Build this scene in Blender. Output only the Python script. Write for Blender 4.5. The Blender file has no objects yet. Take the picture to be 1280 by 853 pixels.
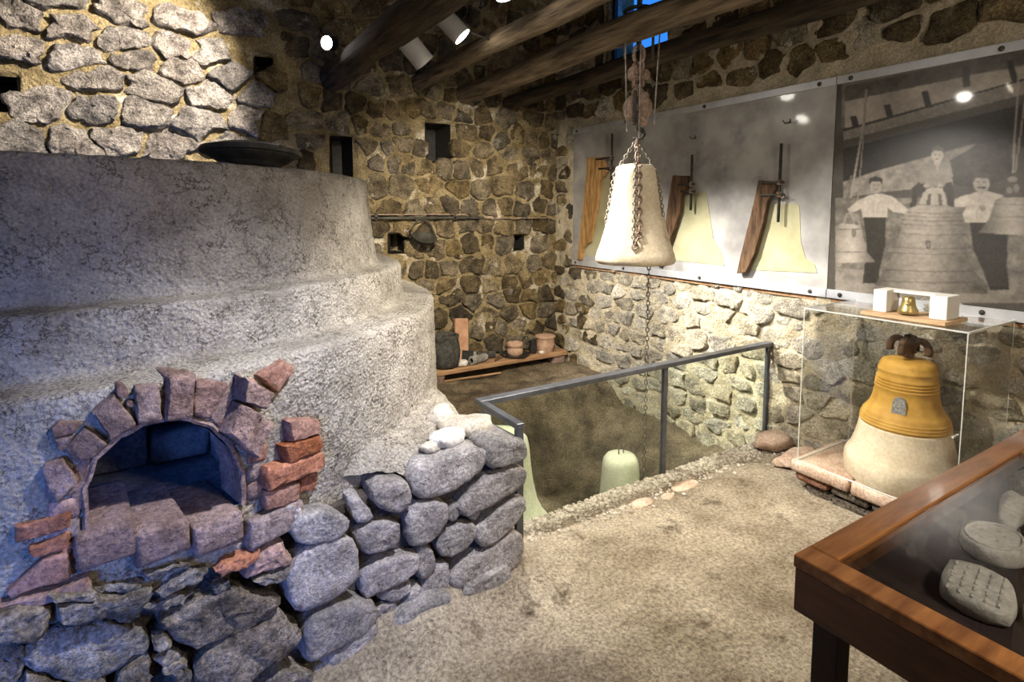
import bpy, bmesh, math, random
import numpy as np
from mathutils import Vector, Matrix, noise

rnd = random.Random(7)
S = bpy.context.scene
COL = S.collection

# ------------------------------------------------------------------ camera
YAW, PITCH, EYE, FPX = math.radians(31.7), math.radians(5.0), 1.75, 700.0
CX, CY = 640.0, 326.0
cam_d = bpy.data.cameras.new('camera'); cam = bpy.data.objects.new('camera', cam_d); COL.objects.link(cam)
cam.location = (0, 0, EYE)
cam.rotation_euler = (math.pi/2 - PITCH, 0, -YAW)
cam_d.sensor_fit = 'HORIZONTAL'; cam_d.sensor_width = 36.0
cam_d.lens = FPX/1280*36.0
cam_d.shift_y = -(426.5-CY)/1280
cam_d.clip_start = 0.02
S.camera = cam
# ------------------------------------------------------------------ world, exposure
W = bpy.data.worlds.new('world'); S.world = W; W.use_nodes = True
W.node_tree.nodes['Background'].inputs[0].default_value = (0.035, 0.22, 0.75, 1)
W.node_tree.nodes['Background'].inputs[1].default_value = 0.9
S.view_settings.view_transform = 'Standard'; S.view_settings.look = 'None'
S.cycles.max_bounces = 6; S.cycles.diffuse_bounces = 3; S.cycles.glossy_bounces = 3; S.cycles.transparent_max_bounces = 10
S.view_settings.exposure = 0.7; S.view_settings.gamma = 1.0; S.view_settings.use_curve_mapping = False

def light(kind, name, loc, aim, energy, color, **kw):
    d = bpy.data.lights.new(name, kind); o = bpy.data.objects.new(name, d); COL.objects.link(o)
    o.location = loc; d.energy = energy; d.color = color
    if aim is not None:
        o.rotation_euler = (Vector(aim)-Vector(loc)).to_track_quat('-Z', 'Y').to_euler()
    for k, v in kw.items(): setattr(d, k, v)
    return o
# unseen blue fill light added behind the camera, in an added doorway in wall_front
light('AREA', 'blue_fill_light', (-1.9, -1.98, 1.2), (-0.55, 2.0, 0.45), 8.5, (0.12, 0.28, 1.0), shape='RECTANGLE', size=1.1, size_y=1.6, spread=math.radians(36))

# ------------------------------------------------------------------ pixel -> place
FW = np.array([math.sin(YAW)*math.cos(PITCH), math.cos(YAW)*math.cos(PITCH), -math.sin(PITCH)])
RT = np.array([math.cos(YAW), -math.sin(YAW), 0.0]); UP = np.cross(RT, FW)
CAM = np.array([0, 0, EYE])
def ray(x, y): return FW + RT*(x-CX)/FPX - UP*(y-CY)/FPX
def on_plane(x, y, P, N):
    r = ray(x, y); N = np.array(N, float); return CAM + r*((np.array(P, float)-CAM)@N)/(r@N)
def on_x(x, y, X): return on_plane(x, y, (X, 0, 0), (1, 0, 0))
def on_y(x, y, Y): return on_plane(x, y, (0, Y, 0), (0, 1, 0))
def on_z(x, y, Z): return on_plane(x, y, (0, 0, Z), (0, 0, 1))
FX, FY = -0.426, 3.884               # furnace axis
def on_cyl(x, y, R=1.953):
    r = ray(x, y); d = r[:2]; a = d@d; b = -(FX*d[0]+FY*d[1]); c = FX*FX+FY*FY-R*R
    D = max(b*b-a*c, 0); return CAM + r*((-b-math.sqrt(D))/a)

# ------------------------------------------------------------------ helpers
def tag(o, label=None, cat=None, group=None, kind=None):
    if label: o['label'] = label
    if cat: o['category'] = cat
    if group: o['group'] = group
    if kind: o['kind'] = kind
    return o
def wloc(p): return np.array(p['wl']) if p is not None and 'wl' in p else np.zeros(3)
def obj(name, V, F, m, parent=None, smooth=False, base=None):
    V = np.asarray(V, float)
    c = np.array(base, float) if base is not None else np.array([(V[:, 0].min()+V[:, 0].max())/2, (V[:, 1].min()+V[:, 1].max())/2, V[:, 2].min() if parent is None else (V[:, 2].min()+V[:, 2].max())/2])
    me = bpy.data.meshes.new(name); me.from_pydata((V-c).tolist(), [], [list(map(int, f)) for f in F]); me.update()
    if smooth is not False:
        me.polygons.foreach_set('use_smooth', [True]*len(me.polygons))
        if smooth is not True:
            try: me.set_sharp_from_angle(angle=math.radians(smooth))
            except Exception: pass
    me.materials.append(m)
    o = bpy.data.objects.new(name, me); COL.objects.link(o)
    o['wl'] = [float(t) for t in c]
    if parent is not None:
        o.parent = parent; o.location = c - wloc(parent)
    else: o.location = c
    return o
def empty(name, loc, label=None, cat=None, group=None, kind=None):
    o = bpy.data.objects.new(name, None); COL.objects.link(o); o.location = loc; o.empty_display_size = .1
    o['wl'] = [float(t) for t in loc]
    return tag(o, label, cat, group, kind)
class MB:
    def __init__(s): s.V = []; s.F = []; s.n = 0
    def add(s, V, F):
        V = np.asarray(V, float); s.V.append(V); s.F += [tuple(i+s.n for i in f) for f in F]; s.n += len(V); return s
    def make(s, name, m, parent=None, smooth=False, base=None): return obj(name, np.vstack(s.V), s.F, m, parent, smooth, base)
def box(c, size, bev=0.0, rot=None, jit=0.0, seg=1):
    bm = bmesh.new(); bmesh.ops.create_cube(bm, size=1.0)
    bmesh.ops.scale(bm, vec=size, verts=bm.verts)
    if bev > 0: bmesh.ops.bevel(bm, geom=list(bm.edges), offset=bev, segments=seg, affect='EDGES', profile=.6)
    V = np.array([v.co[:] for v in bm.verts]); F = [[v.index for v in f.verts] for f in bm.faces]; bm.free()
    if jit: V = V + np.array([[rnd.uniform(-jit, jit) for _ in range(3)] for _ in V])
    if rot is not None: V = V @ np.array(rot.to_3x3()).T
    return V + np.array(c), F
def box2(a, b, bev=0.0, jit=0.0):
    a = np.array(a, float); b = np.array(b, float); return box((a+b)/2, tuple(abs(b-a)), bev, None, jit)
def lathe(prof, c=(0, 0, 0), seg=40, rot=None, jit=0.0, seed=0):
    V = []; F = []; n = len(prof)
    for i in range(seg):
        a = 2*math.pi*i/seg
        for r, z in prof:
            k = 1.0
            if jit: k = 1+jit*noise.noise(Vector((math.cos(a)*3+seed, math.sin(a)*3, z*8)))
            V.append((r*k*math.cos(a), r*k*math.sin(a), z))
    for i in range(seg):
        j = (i+1) % seg
        for k in range(n-1):
            F.append((i*n+k, j*n+k, j*n+k+1, i*n+k+1))
    V = np.array(V)
    if rot is not None: V = V @ np.array(rot.to_3x3()).T
    return V + np.array(c), F
def tube(pts, r, seg=8, cap=True, closed=False):
    P = [Vector(p) for p in pts]; n = len(P); V = []; F = []
    rr = r if hasattr(r, '__len__') else [r]*n
    prev = None
    for i in range(n):
        if closed: t = P[(i+1) % n]-P[i-1]
        else: t = P[min(i+1, n-1)]-P[max(i-1, 0)]
        t.normalize()
        if prev is None:
            u = t.orthogonal().normalized()
        else:
            u = prev - t*prev.dot(t); u = u.normalized() if u.length > 1e-6 else t.orthogonal().normalized()
        prev = u; w = t.cross(u)
        for k in range(seg):
            a = 2*math.pi*k/seg; q = P[i]+(u*math.cos(a)+w*math.sin(a))*rr[i]; V.append(q[:])
    m = n if closed else n-1
    for i in range(m):
        i2 = (i+1) % n
        for k in range(seg): F.append((i*seg+k, i*seg+(k+1) % seg, i2*seg+(k+1) % seg, i2*seg+k))
    if cap and not closed:
        F.append(tuple(range(seg))[::-1]); F.append(tuple((n-1)*seg+k for k in range(seg)))
    return np.array(V), F
def rotm(axis, deg): return Matrix.Rotation(math.radians(deg), 4, axis)

# ------------------------------------------------------------------ materials
def mat(name, c1, c2=None, scale=6.0, rough=0.85, bump=0.3, bscale=40.0, bdist=0.01, var=0.0, c3=None, c3scale=2.0, c3lo=.55, c3hi=.7,
        metal=0.0, spec=0.3, stretch=None, coat=0.0, voro=0.0, vscale=30.0, detail=5.0, speck=0.0, sscale=75.0, crack=None):
    m = bpy.data.materials.new(name); m.use_nodes = True; nt = m.node_tree; N = nt.nodes; L = nt.links
    b = N['Principled BSDF']; b.inputs['Roughness'].default_value = rough; b.inputs['Metallic'].default_value = metal
    b.inputs['Specular IOR Level'].default_value = spec; b.inputs['Coat Weight'].default_value = coat; b.inputs['Coat Roughness'].default_value = .06
    g = N.new('ShaderNodeNewGeometry'); vec = g.outputs['Position']
    if stretch:
        mp = N.new('ShaderNodeMapping'); mp.inputs['Scale'].default_value = stretch; L.new(vec, mp.inputs[0]); vec = mp.outputs[0]
    if c2 is not None:
        n1 = N.new('ShaderNodeTexNoise'); n1.inputs['Scale'].default_value = scale; n1.inputs['Detail'].default_value = detail; n1.inputs['Roughness'].default_value = .62; L.new(vec, n1.inputs['Vector'])
        r = N.new('ShaderNodeValToRGB'); r.color_ramp.elements[0].position = .34; r.color_ramp.elements[1].position = .66
        r.color_ramp.elements[0].color = (*c1, 1); r.color_ramp.elements[1].color = (*c2, 1); L.new(n1.outputs['Fac'], r.inputs[0]); col = r.outputs[0]
    else:
        v = N.new('ShaderNodeRGB'); v.outputs[0].default_value = (*c1, 1); col = v.outputs[0]
    if c3 is not None:
        n3 = N.new('ShaderNodeTexNoise'); n3.inputs['Scale'].default_value = c3scale; n3.inputs['Detail'].default_value = 5; n3.inputs['Roughness'].default_value = .7; L.new(vec, n3.inputs['Vector'])
        mr = N.new('ShaderNodeMapRange'); mr.inputs[1].default_value = c3lo; mr.inputs[2].default_value = c3hi; L.new(n3.outputs['Fac'], mr.inputs[0])
        mx = N.new('ShaderNodeMix'); mx.data_type = 'RGBA'; L.new(mr.outputs[0], mx.inputs[0]); L.new(col, mx.inputs[6]); mx.inputs[7].default_value = (*c3, 1); col = mx.outputs[2]
    if var:
        oi = N.new('ShaderNodeObjectInfo'); mr = N.new('ShaderNodeMapRange'); mr.inputs[3].default_value = 1-var; mr.inputs[4].default_value = 1+var; L.new(oi.outputs['Random'], mr.inputs[0])
        hs = N.new('ShaderNodeHueSaturation'); L.new(mr.outputs[0], hs.inputs['Value']); L.new(col, hs.inputs['Color'])
        wn = N.new('ShaderNodeTexWhiteNoise'); wn.noise_dimensions = '1D'; L.new(oi.outputs['Random'], wn.inputs['W'])
        m2 = N.new('ShaderNodeMapRange'); m2.inputs[3].default_value = .65; m2.inputs[4].default_value = 1.25; L.new(wn.outputs['Value'], m2.inputs[0]); L.new(m2.outputs[0], hs.inputs['Saturation'])
        col = hs.outputs[0]
    if crack:
        sc_, wd_, cc_ = crack
        nk = N.new('ShaderNodeTexNoise'); nk.inputs['Scale'].default_value = sc_; nk.inputs['Detail'].default_value = 5; nk.inputs['Roughness'].default_value = .65; L.new(vec, nk.inputs['Vector'])
        k1 = N.new('ShaderNodeMath'); k1.operation = 'SUBTRACT'; k1.inputs[1].default_value = .5; L.new(nk.outputs['Fac'], k1.inputs[0])
        k2 = N.new('ShaderNodeMath'); k2.operation = 'ABSOLUTE'; L.new(k1.outputs[0], k2.inputs[0])
        nm = N.new('ShaderNodeTexNoise'); nm.inputs['Scale'].default_value = sc_*.45; nm.inputs['Detail'].default_value = 3; L.new(vec, nm.inputs['Vector'])
        kw = N.new('ShaderNodeMapRange'); kw.inputs[1].default_value = .40; kw.inputs[2].default_value = .62; kw.inputs[3].default_value = 1e-4; kw.inputs[4].default_value = wd_; L.new(nm.outputs['Fac'], kw.inputs[0])
        k3 = N.new('ShaderNodeMapRange'); L.new(k2.outputs[0], k3.inputs[0]); k3.inputs[1].default_value = 0; L.new(kw.outputs[0], k3.inputs[2]); k3.inputs[3].default_value = 1; k3.inputs[4].default_value = 0
        mk = N.new('ShaderNodeMix'); mk.data_type = 'RGBA'; L.new(k3.outputs[0], mk.inputs[0]); L.new(col, mk.inputs[6]); mk.inputs[7].default_value = (*cc_, 1); col = mk.outputs[2]
    if speck:
        ns = N.new('ShaderNodeTexNoise'); ns.inputs['Scale'].default_value = sscale; ns.inputs['Detail'].default_value = 3; ns.inputs['Roughness'].default_value = .7; L.new(vec, ns.inputs['Vector'])
        ms = N.new('ShaderNodeMapRange'); ms.inputs[1].default_value = .33; ms.inputs[2].default_value = .67; ms.inputs[3].default_value = 1-speck; ms.inputs[4].default_value = 1+speck; L.new(ns.outputs['Fac'], ms.inputs[0])
        vm = N.new('ShaderNodeVectorMath'); vm.operation = 'SCALE'; L.new(col, vm.inputs[0]); L.new(ms.outputs[0], vm.inputs['Scale']); col = vm.outputs[0]
    L.new(col, b.inputs['Base Color'])
    if bump:
        nb = N.new('ShaderNodeTexNoise'); nb.inputs['Scale'].default_value = bscale; nb.inputs['Detail'].default_value = 6; nb.inputs['Roughness'].default_value = .68; L.new(vec, nb.inputs['Vector'])
        h = nb.outputs['Fac']
        if voro:
            vo = N.new('ShaderNodeTexVoronoi'); vo.inputs['Scale'].default_value = vscale; L.new(vec, vo.inputs['Vector'])
            ma = N.new('ShaderNodeMath'); ma.operation = 'MULTIPLY_ADD'; ma.inputs[1].default_value = voro; L.new(vo.outputs['Distance'], ma.inputs[0]); L.new(h, ma.inputs[2]); h = ma.outputs[0]
        bp = N.new('ShaderNodeBump'); bp.inputs['Strength'].default_value = bump; bp.inputs['Distance'].default_value = bdist; L.new(h, bp.inputs['Height']); L.new(bp.outputs[0], b.inputs['Normal'])
    return m
def clear_mat(name, tint, refl=0.022, rough=0.01):
    m = bpy.data.materials.new(name); m.use_nodes = True; nt = m.node_tree; N = nt.nodes; L = nt.links; N.remove(N['Principled BSDF'])
    t = N.new('ShaderNodeBsdfTransparent'); t.inputs[0].default_value = (*tint, 1)
    g = N.new('ShaderNodeBsdfGlossy'); g.inputs['Roughness'].default_value = rough; g.inputs['Color'].default_value = (1, 1, 1, 1)
    lw = N.new('ShaderNodeLayerWeight'); lw.inputs[0].default_value = .5
    p = N.new('ShaderNodeMath'); p.operation = 'POWER'; p.inputs[1].default_value = 4.0; L.new(lw.outputs['Facing'], p.inputs[0])
    f = N.new('ShaderNodeMath'); f.operation = 'MULTIPLY_ADD'; f.inputs[1].default_value = .55; f.inputs[2].default_value = refl; L.new(p.outputs[0], f.inputs[0])
    mx = N.new('ShaderNodeMixShader'); L.new(f.outputs[0], mx.inputs[0]); L.new(t.outputs[0], mx.inputs[1]); L.new(g.outputs[0], mx.inputs[2]); L.new(mx.outputs[0], N['Material Output'].inputs[0])
    return m
def glow_mat(name, c, s):
    m = bpy.data.materials.new(name); m.use_nodes = True; b = m.node_tree.nodes['Principled BSDF']
    b.inputs['Emission Color'].default_value = (*c, 1); b.inputs['Emission Strength'].default_value = s; return m

M = {}
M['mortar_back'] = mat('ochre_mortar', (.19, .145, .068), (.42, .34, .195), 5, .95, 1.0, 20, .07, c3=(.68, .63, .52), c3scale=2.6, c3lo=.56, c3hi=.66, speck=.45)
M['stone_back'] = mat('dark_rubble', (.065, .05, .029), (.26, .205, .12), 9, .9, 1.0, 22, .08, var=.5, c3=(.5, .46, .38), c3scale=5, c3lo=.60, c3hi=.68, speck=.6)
M['stone_grey'] = mat('grey_rubble', (.11, .098, .092), (.47, .43, .40), 10, .9, 1.0, 20, .10, var=.35, speck=.6)
M['mortar_right'] = mat('cream_mortar', (.42, .36, .245), (.68, .61, .46), 6, .95, 1.0, 22, .05, speck=.3)
M['stone_right'] = mat('pale_fieldstone', (.25, .225, .175), (.58, .53, .42), 9, .9, 1.0, 22, .06, var=.3, c3=(.5, .33, .2), c3scale=1.6, c3lo=.64, c3hi=.74, speck=.45)
M['plaster'] = mat('rough_lime_plaster', (.29, .26, .215), (.50, .46, .39), 5, .95, 1.0, 48, .026, c3=(.12, .10, .085), c3scale=34, c3lo=.61, c3hi=.66, voro=.4, vscale=75, speck=.3, sscale=95, crack=(14, .03, (.09, .075, .06)))
M['plinth'] = mat('plinth_stone', (.21, .195, .19), (.46, .43, .42), 9, .9, 1.0, 26, .035, var=.2, c3=(.14, .12, .10), c3scale=16, c3lo=.6, c3hi=.7, speck=.4)
M['rubble'] = mat('rubble_stone', (.085, .07, .055), (.34, .295, .245), 11, .95, 1.0, 20, .08, var=.25, speck=.55)
M['brick'] = mat('pinkish_firebrick', (.19, .125, .105), (.38, .27, .235), 14, .92, 1.0, 38, .03, var=.18, speck=.4)
M['brick_red'] = mat('red_brick', (.20, .085, .05), (.38, .19, .13), 14, .92, .9, 40, .014, var=.2, speck=0.45)
M['core'] = mat('dark_earth_joint', (.05, .042, .036), (.13, .11, .095), 12, .95, 1.0, 25, .03, speck=0.4)
M['soot'] = mat('sooty_stone', (.10, .10, .11), (.22, .22, .24), 8, .9, .7, 30, .015, var=.2, speck=0.3)
M['earth'] = mat('packed_earth_floor', (.235, .19, .13), (.56, .49, .385), 2.4, .95, 1.0, 30, .045, c3=(.13, .10, .066), c3scale=5.0, c3lo=.57, c3hi=.70, speck=.45, sscale=60, detail=8.0)
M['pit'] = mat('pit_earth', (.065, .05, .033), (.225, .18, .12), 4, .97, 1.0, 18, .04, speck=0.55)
M['gravel'] = mat('gravel', (.20, .175, .14), (.66, .61, .53), 45, .95, .4, 90, .004)
M['rock_buff'] = mat('buff_rock', (.36, .325, .27), (.58, .54, .46), 12, .9, .8, 30, .02, speck=.3)
M['rock_pale'] = mat('pale_rock', (.48, .46, .43), (.70, .68, .64), 12, .9, .6, 40, .01, var=.1, speck=0.2)
M['beam_dark'] = mat('dark_weathered_log', (.022, .017, .012), (.13, .095, .058), 5, .85, 1.0, 14, .05, stretch=(6, .55, 6))
M['beam_pale'] = mat('pale_weathered_log', (.07, .048, .028), (.36, .27, .165), 5, .85, 1.0, 14, .05, stretch=(6, .55, 6))
M['roof'] = mat('dark_roof_boards', (.02, .016, .012), (.06, .048, .035), 4, .9, .4, 20, .01)
M['steel'] = mat('dark_steel', (.075, .08, .095), (.13, .14, .165), 12, .36, .08, 60, .002, metal=.35, spec=.5)
M['iron'] = mat('black_iron', (.028, .028, .024), (.085, .08, .066), 16, .6, .5, 50, .005, metal=.3)
M['rust'] = mat('rusty_iron', (.16, .10, .07), (.38, .29, .23), 22, .75, .6, 50, .005, metal=.3, speck=0.35)
M['chain'] = mat('chain_iron', (.12, .11, .10), (.34, .31, .28), 40, .5, 0, metal=.6)
M['alu'] = mat('aluminium_strip', (.50, .52, .56), (.62, .64, .68), 8, .38, .05, 80, .001, metal=.55)
M['acrylic'] = mat('frosted_grey_panel', (.22, .215, .215), (.40, .395, .385), 3.2, .30, 0, spec=.5, coat=.6, c3=(.14, .145, .16), c3scale=2.2, c3lo=.6, c3hi=.78, detail=3)
M['silhouette'] = mat('pale_olive_print', (.29, .28, .165), (.40, .385, .26), 4, .35, 0, spec=.5, coat=.4)
M['oak'] = mat('honey_oak', (.24, .12, .04), (.60, .37, .15), 9, .7, 1.0, 26, .02, stretch=(3, 3, .5))
M['oak_dark'] = mat('brown_oak', (.05, .028, .015), (.21, .122, .066), 9, .7, 1.0, 26, .02, stretch=(3, 3, .5))
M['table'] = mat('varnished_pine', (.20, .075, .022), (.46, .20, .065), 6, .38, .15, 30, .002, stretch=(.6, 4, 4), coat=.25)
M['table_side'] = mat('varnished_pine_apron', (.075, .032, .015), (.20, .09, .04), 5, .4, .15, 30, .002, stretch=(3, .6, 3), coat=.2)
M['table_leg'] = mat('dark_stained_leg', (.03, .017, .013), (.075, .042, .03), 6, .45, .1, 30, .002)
M['felt'] = mat('maroon_lining', (.035, .022, .022), (.055, .036, .036), 20, .95, .2, 120, .002)
M['cast'] = mat('white_plaster_cast', (.62, .62, .60), (.84, .84, .82), 14, .85, .6, 50, .008, speck=.2)
M['castdark'] = mat('grey_stone_cast', (.12, .12, .11), (.34, .33, .31), 10, .85, .7, 40, .01, speck=0.4)
M['mould'] = mat('cream_clay_mould', (.60, .50, .355), (.78, .70, .555), 6, .9, .5, 32, .006, c3=(.42, .30, .17), c3scale=6, c3lo=.60, c3hi=.76, speck=.12, sscale=60)
M['pitbell'] = mat('pale_green_mould', (.58, .585, .46), (.74, .745, .62), 5, .9, .5, 40, .008, speck=.12)
M['yellow'] = mat('ochre_yellow_wax', (.40, .215, .035), (.62, .37, .08), 7, .65, .35, 45, .004, c3=(.30, .15, .03), c3scale=4, c3lo=.62, c3hi=.75)
M['crown'] = mat('dark_brown_crown', (.055, .03, .018), (.14, .08, .045), 12, .6, .3, 40, .004)
M['plaque'] = mat('grey_relief_plaque', (.15, .15, .15), (.38, .38, .37), 90, .7, .7, 110, .006)
M['slab'] = mat('pinkish_slab', (.40, .27, .20), (.62, .48, .38), 7, .9, .7, 34, .012, c3=(.25, .2, .15), c3scale=5, c3lo=.6, c3hi=.7, speck=0.35)
M['white'] = mat('white_painted_block', (.78, .77, .75), None, rough=.7, bump=.05)
M['ply'] = mat('plywood_board', (.52, .34, .19), (.64, .45, .28), 8, .65, .1, 40, .002, stretch=(4, 1, 4))
M['brass'] = mat('aged_brass', (.30, .23, .09), (.50, .40, .18), 20, .38, .15, 60, .002, metal=.75)
M['plank'] = mat('bench_plank', (.20, .11, .055), (.40, .25, .14), 6, .8, .5, 30, .006, stretch=(.6, 4, 4))
M['crucible'] = mat('graphite_crucible', (.02, .02, .019), (.075, .072, .066), 20, .8, .7, 60, .006, speck=0.5)
M['terracotta'] = mat('terracotta', (.30, .165, .10), (.44, .27, .18), 10, .9, .4, 50, .004)
M['clay'] = mat('pink_clay_pot', (.34, .21, .145), (.52, .37, .28), 18, .9, .5, 50, .004, c3=(.16, .1, .07), c3scale=16, c3lo=.6, c3hi=.68)
M['black'] = mat('black_ceramic', (.012, .012, .012), (.035, .034, .032), 15, .55, .2, 60, .003)
M['lampgrey'] = mat('grey_lamp_housing', (.42, .42, .42), None, rough=.5, bump=.03)
M['blueframe'] = mat('dark_window_frame', (.02, .02, .022), None, rough=.6, bump=0)
M['glass_rail'] = clear_mat('green_tinted_rail_glass', (.92, .955, .91))
M['glass_case'] = clear_mat('clear_acrylic', (.965, .965, .955))
M['glass_edge'] = mat('polished_acrylic_edge', (.62, .64, .62), None, rough=.2, bump=0, spec=.5)
M['glass_table'] = clear_mat('table_glass', (.86, .86, .86))
M['glass_blue'] = clear_mat('window_glass', (.9, .95, 1.0))

# ------------------------------------------------------------------ rock from an outline
def chaikin(P, n=2):
    for _ in range(n):
        Q = np.roll(P, -1, 0); P = np.stack([.75*P+.25*Q, .25*P+.75*Q], 1).reshape(-1, 2)
    return P
def resample(P, n):
    Q = np.vstack([P, P[:1]]); d = np.r_[0, np.cumsum(np.hypot(*(np.diff(Q, axis=0).T)))]
    t = np.linspace(0, d[-1], n, endpoint=False); return np.stack([np.interp(t, d, Q[:, 0]), np.interp(t, d, Q[:, 1])], 1)
def rock(P2, bulge, depth, n=16, rings=((1.0, 0.0), (.95, .5), (.82, .85), (.5, 1.0)), rough=.006, smooth=2, seed=0, freq=9.0):
    """local (u, v, w): the outline P2 in (u, v), w outwards; closed at the face, open skirt going DEPTH inside"""
    P2 = np.asarray(P2, float)
    P = resample(chaikin(P2, smooth) if smooth else P2, n); c = P.mean(0); V = []; F = []
    lev = [(.93, -depth)] + [(s, bulge*h) for s, h in rings]
    for s, w in lev:
        for p in P:
            q = c+(p-c)*s; V.append([q[0], q[1], w])
    V.append([c[0], c[1], bulge*1.02]); V = np.array(V)
    for i, v in enumerate(V):
        nv = noise.noise_vector(Vector((v[0]*freq+seed*3.1, v[1]*freq-seed*1.7, v[2]*freq+seed)))
        n2 = noise.noise_vector(Vector((v[0]*freq*2.7+seed, v[1]*freq*2.7, v[2]*freq*2.7-seed)))
        n3 = noise.noise_vector(Vector((v[0]*freq*6.3-seed, v[1]*freq*6.3, v[2]*freq*6.3+seed)))
        V[i] += (np.array(nv[:])+.55*np.array(n2[:])+.4*np.array(n3[:]))*rough
    m = len(lev)
    for k in range(m-1):
        for i in range(n):
            j = (i+1) % n; F.append((k*n+i, k*n+j, (k+1)*n+j, (k+1)*n+i))
    for i in range(n): F.append(((m-1)*n+i, (m-1)*n+(i+1) % n, m*n))
    F.append(tuple(range(n))[::-1])
    return V, F
def ccw(P):
    P = np.asarray(P, float); x, y = P[:, 0], P[:, 1]
    return P if (x*np.roll(y, -1)-y*np.roll(x, -1)).sum() > 0 else P[::-1]
FINE = ((1.0, 0.0), (.995, .4), (.975, .7), (.93, .88), (.84, .97), (.7, 1.0), (.54, 1.0), (.38, 1.0), (.2, 1.0))
def px_rock(name, m, parent, pts, P0, Nrm, bulge, depth, n=22, rough=.006, seed=0, smooth=2, freq=9, rings=FINE, setback=0.0, grow=1.03):
    """stone whose face outline is given in photo pixels, lying in the plane through P0 with outward normal Nrm"""
    Nrm = np.array(Nrm, float); Nrm /= np.linalg.norm(Nrm)
    u = np.cross((0, 0, 1), Nrm); u /= np.linalg.norm(u); v = np.cross(Nrm, u)
    Q = np.array([on_plane(x, y, P0, Nrm) for x, y in pts]); o = Q.mean(0)
    P2 = ccw(np.stack([(Q-o)@u, (Q-o)@v], 1))*grow
    V, F = rock(P2, bulge, depth, n, rings, rough, smooth, seed, freq)
    X = o + V[:, :1]*u + V[:, 1:2]*v + (V[:, 2:]-setback)*Nrm
    return obj(name, X, F, m, parent, 45)

# ------------------------------------------------------------------ rubble wall of separate stones
def clip(P, a, b, c):            # keep a*x+b*y <= c
    out = []; n = len(P)
    for i in range(n):
        p, q = P[i], P[(i+1) % n]; dp = a*p[0]+b*p[1]-c; dq = a*q[0]+b*q[1]-c
        if dp <= 0: out.append(p)
        if dp*dq < 0:
            t = dp/(dp-dq); out.append((p[0]+t*(q[0]-p[0]), p[1]+t*(q[1]-p[1])))
    return out
def cells(u0, u1, v0, v1, w, h, seed, jit=.3):
    r = random.Random(seed); sites = []; v = v0+h*.3; k = 0
    while v < v1+h*.4:
        hh = h*r.uniform(.8, 1.25); u = u0-w*r.random()
        while u < u1+w:
            ww = w*r.choice((.55, .8, 1, 1.1, 1.4)); sites.append((u+ww/2, v+r.uniform(-jit, jit)*h)); u += ww
        v += hh; k += 1
    S2 = np.array(sites); asp = w/h*.85; out = []
    T = S2.copy(); T[:, 1] *= asp
    for i, s in enumerate(T):
        d = ((T-s)**2).sum(1); nb = np.argsort(d)[1:18]
        P = [(s[0]-w, s[1]-w), (s[0]+w, s[1]-w), (s[0]+w, s[1]+w), (s[0]-w, s[1]+w)]
        for j in nb:
            a, b = T[j]-s; mid = (T[j]+s)/2; P = clip(P, a, b, a*mid[0]+b*mid[1])
            if len(P) < 3: break
        if len(P) >= 3:
            Q = np.array(P); Q[:, 1] /= asp; out.append(Q)
    return out
def rubble(parent, basis, u0, u1, v0, v1, w, h, seed, keep, matf, shrink=(.86, .98), bulge=(.02, .06), rough=.012, n=22, name='stone', vmin=-9, rings=((1.0, 0.0), (.97, .6), (.88, .92), (.68, 1.0), (.42, 1.0), (.2, 1.0))):
    O, U_, V_, N_ = [np.array(t, float) for t in basis]; r = random.Random(seed+1); cnt = 0
    for P in cells(u0, u1, v0, v1, w, h, seed):
        c = P.mean(0)
        if c[0] < u0 or c[0] > u1 or c[1] < v0 or c[1] > v1 or not keep(*c): continue
        e = P.max(0)-P.min(0)
        if min(e) < .05: continue
        gap = r.uniform(.010, .022); s = np.clip(1-2*gap/e, .6, .96)*r.uniform(*shrink)/.9
        s = np.minimum(s, .97); P = resample(P, n)
        k_ = np.array([1+.26*noise.noise(Vector(((p[0]-c[0])*10+seed, (p[1]-c[1])*13, c[0]*3.1+c[1]*5.3))) for p in P])[:, None]; Q = c+(P-c)*s*k_
        bl = r.uniform(*bulge)
        V, F = rock(ccw(Q), bl, .06, n, rings, rough, 0, seed=r.random()*50, freq=9)
        tilt = r.uniform(-.16, .16); tv = r.uniform(-.22, .12)
        V[:, 2] += (V[:, 0]-c[0])*tilt+(V[:, 1]-c[1])*tv
        V[:, 0] = np.clip(V[:, 0], u0-.1, u1+.0); V[:, 1] = np.maximum(V[:, 1], vmin)
        X = O + V[:, :1]*U_ + V[:, 1:2]*V_ + V[:, 2:]*N_
        obj(name, X, F, matf(*c, r), parent, 40); cnt += 1
    return cnt
def sheet(name, basis, u0, u1, v0, v1, step, amp, m, parent=None, holes=(), freq=5.0, kind='structure', base=None, cut=None, off=.3):
    O, U_, V_, N_ = [np.array(t, float) for t in basis]
    nu = int((u1-u0)/step)+1; nv = int((v1-v0)/step)+1
    us = np.linspace(u0, u1, nu); vs = np.linspace(v0, v1, nv); V = []
    for v in vs:
        for u in us:
            d = amp*(off+noise.noise(Vector((u*freq, v*freq, 3.3)))+.6*noise.noise(Vector((u*freq*2.6, v*freq*2.6, 7.7)))+.35*noise.noise(Vector((u*freq*7, v*freq*7, 1.7))))
            for (a, b, c, e, dep) in holes:
                if a <= u <= b and c <= v <= e: d -= dep
            V.append(O+u*U_+v*V_+d*N_)
    F = []
    for j in range(nv-1):
        for i in range(nu-1):
            if cut and cut((us[i]+us[i+1])/2, (vs[j]+vs[j+1])/2): continue
            F.append((j*nu+i, j*nu+i+1, (j+1)*nu+i+1, (j+1)*nu+i))
    return tag(obj(name, np.array(V), F, m, parent, True, base=base), kind=kind)

# ================================================================== THE SETTING
XR, YB = 3.98, 5.45
ZT = 4.45
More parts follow.
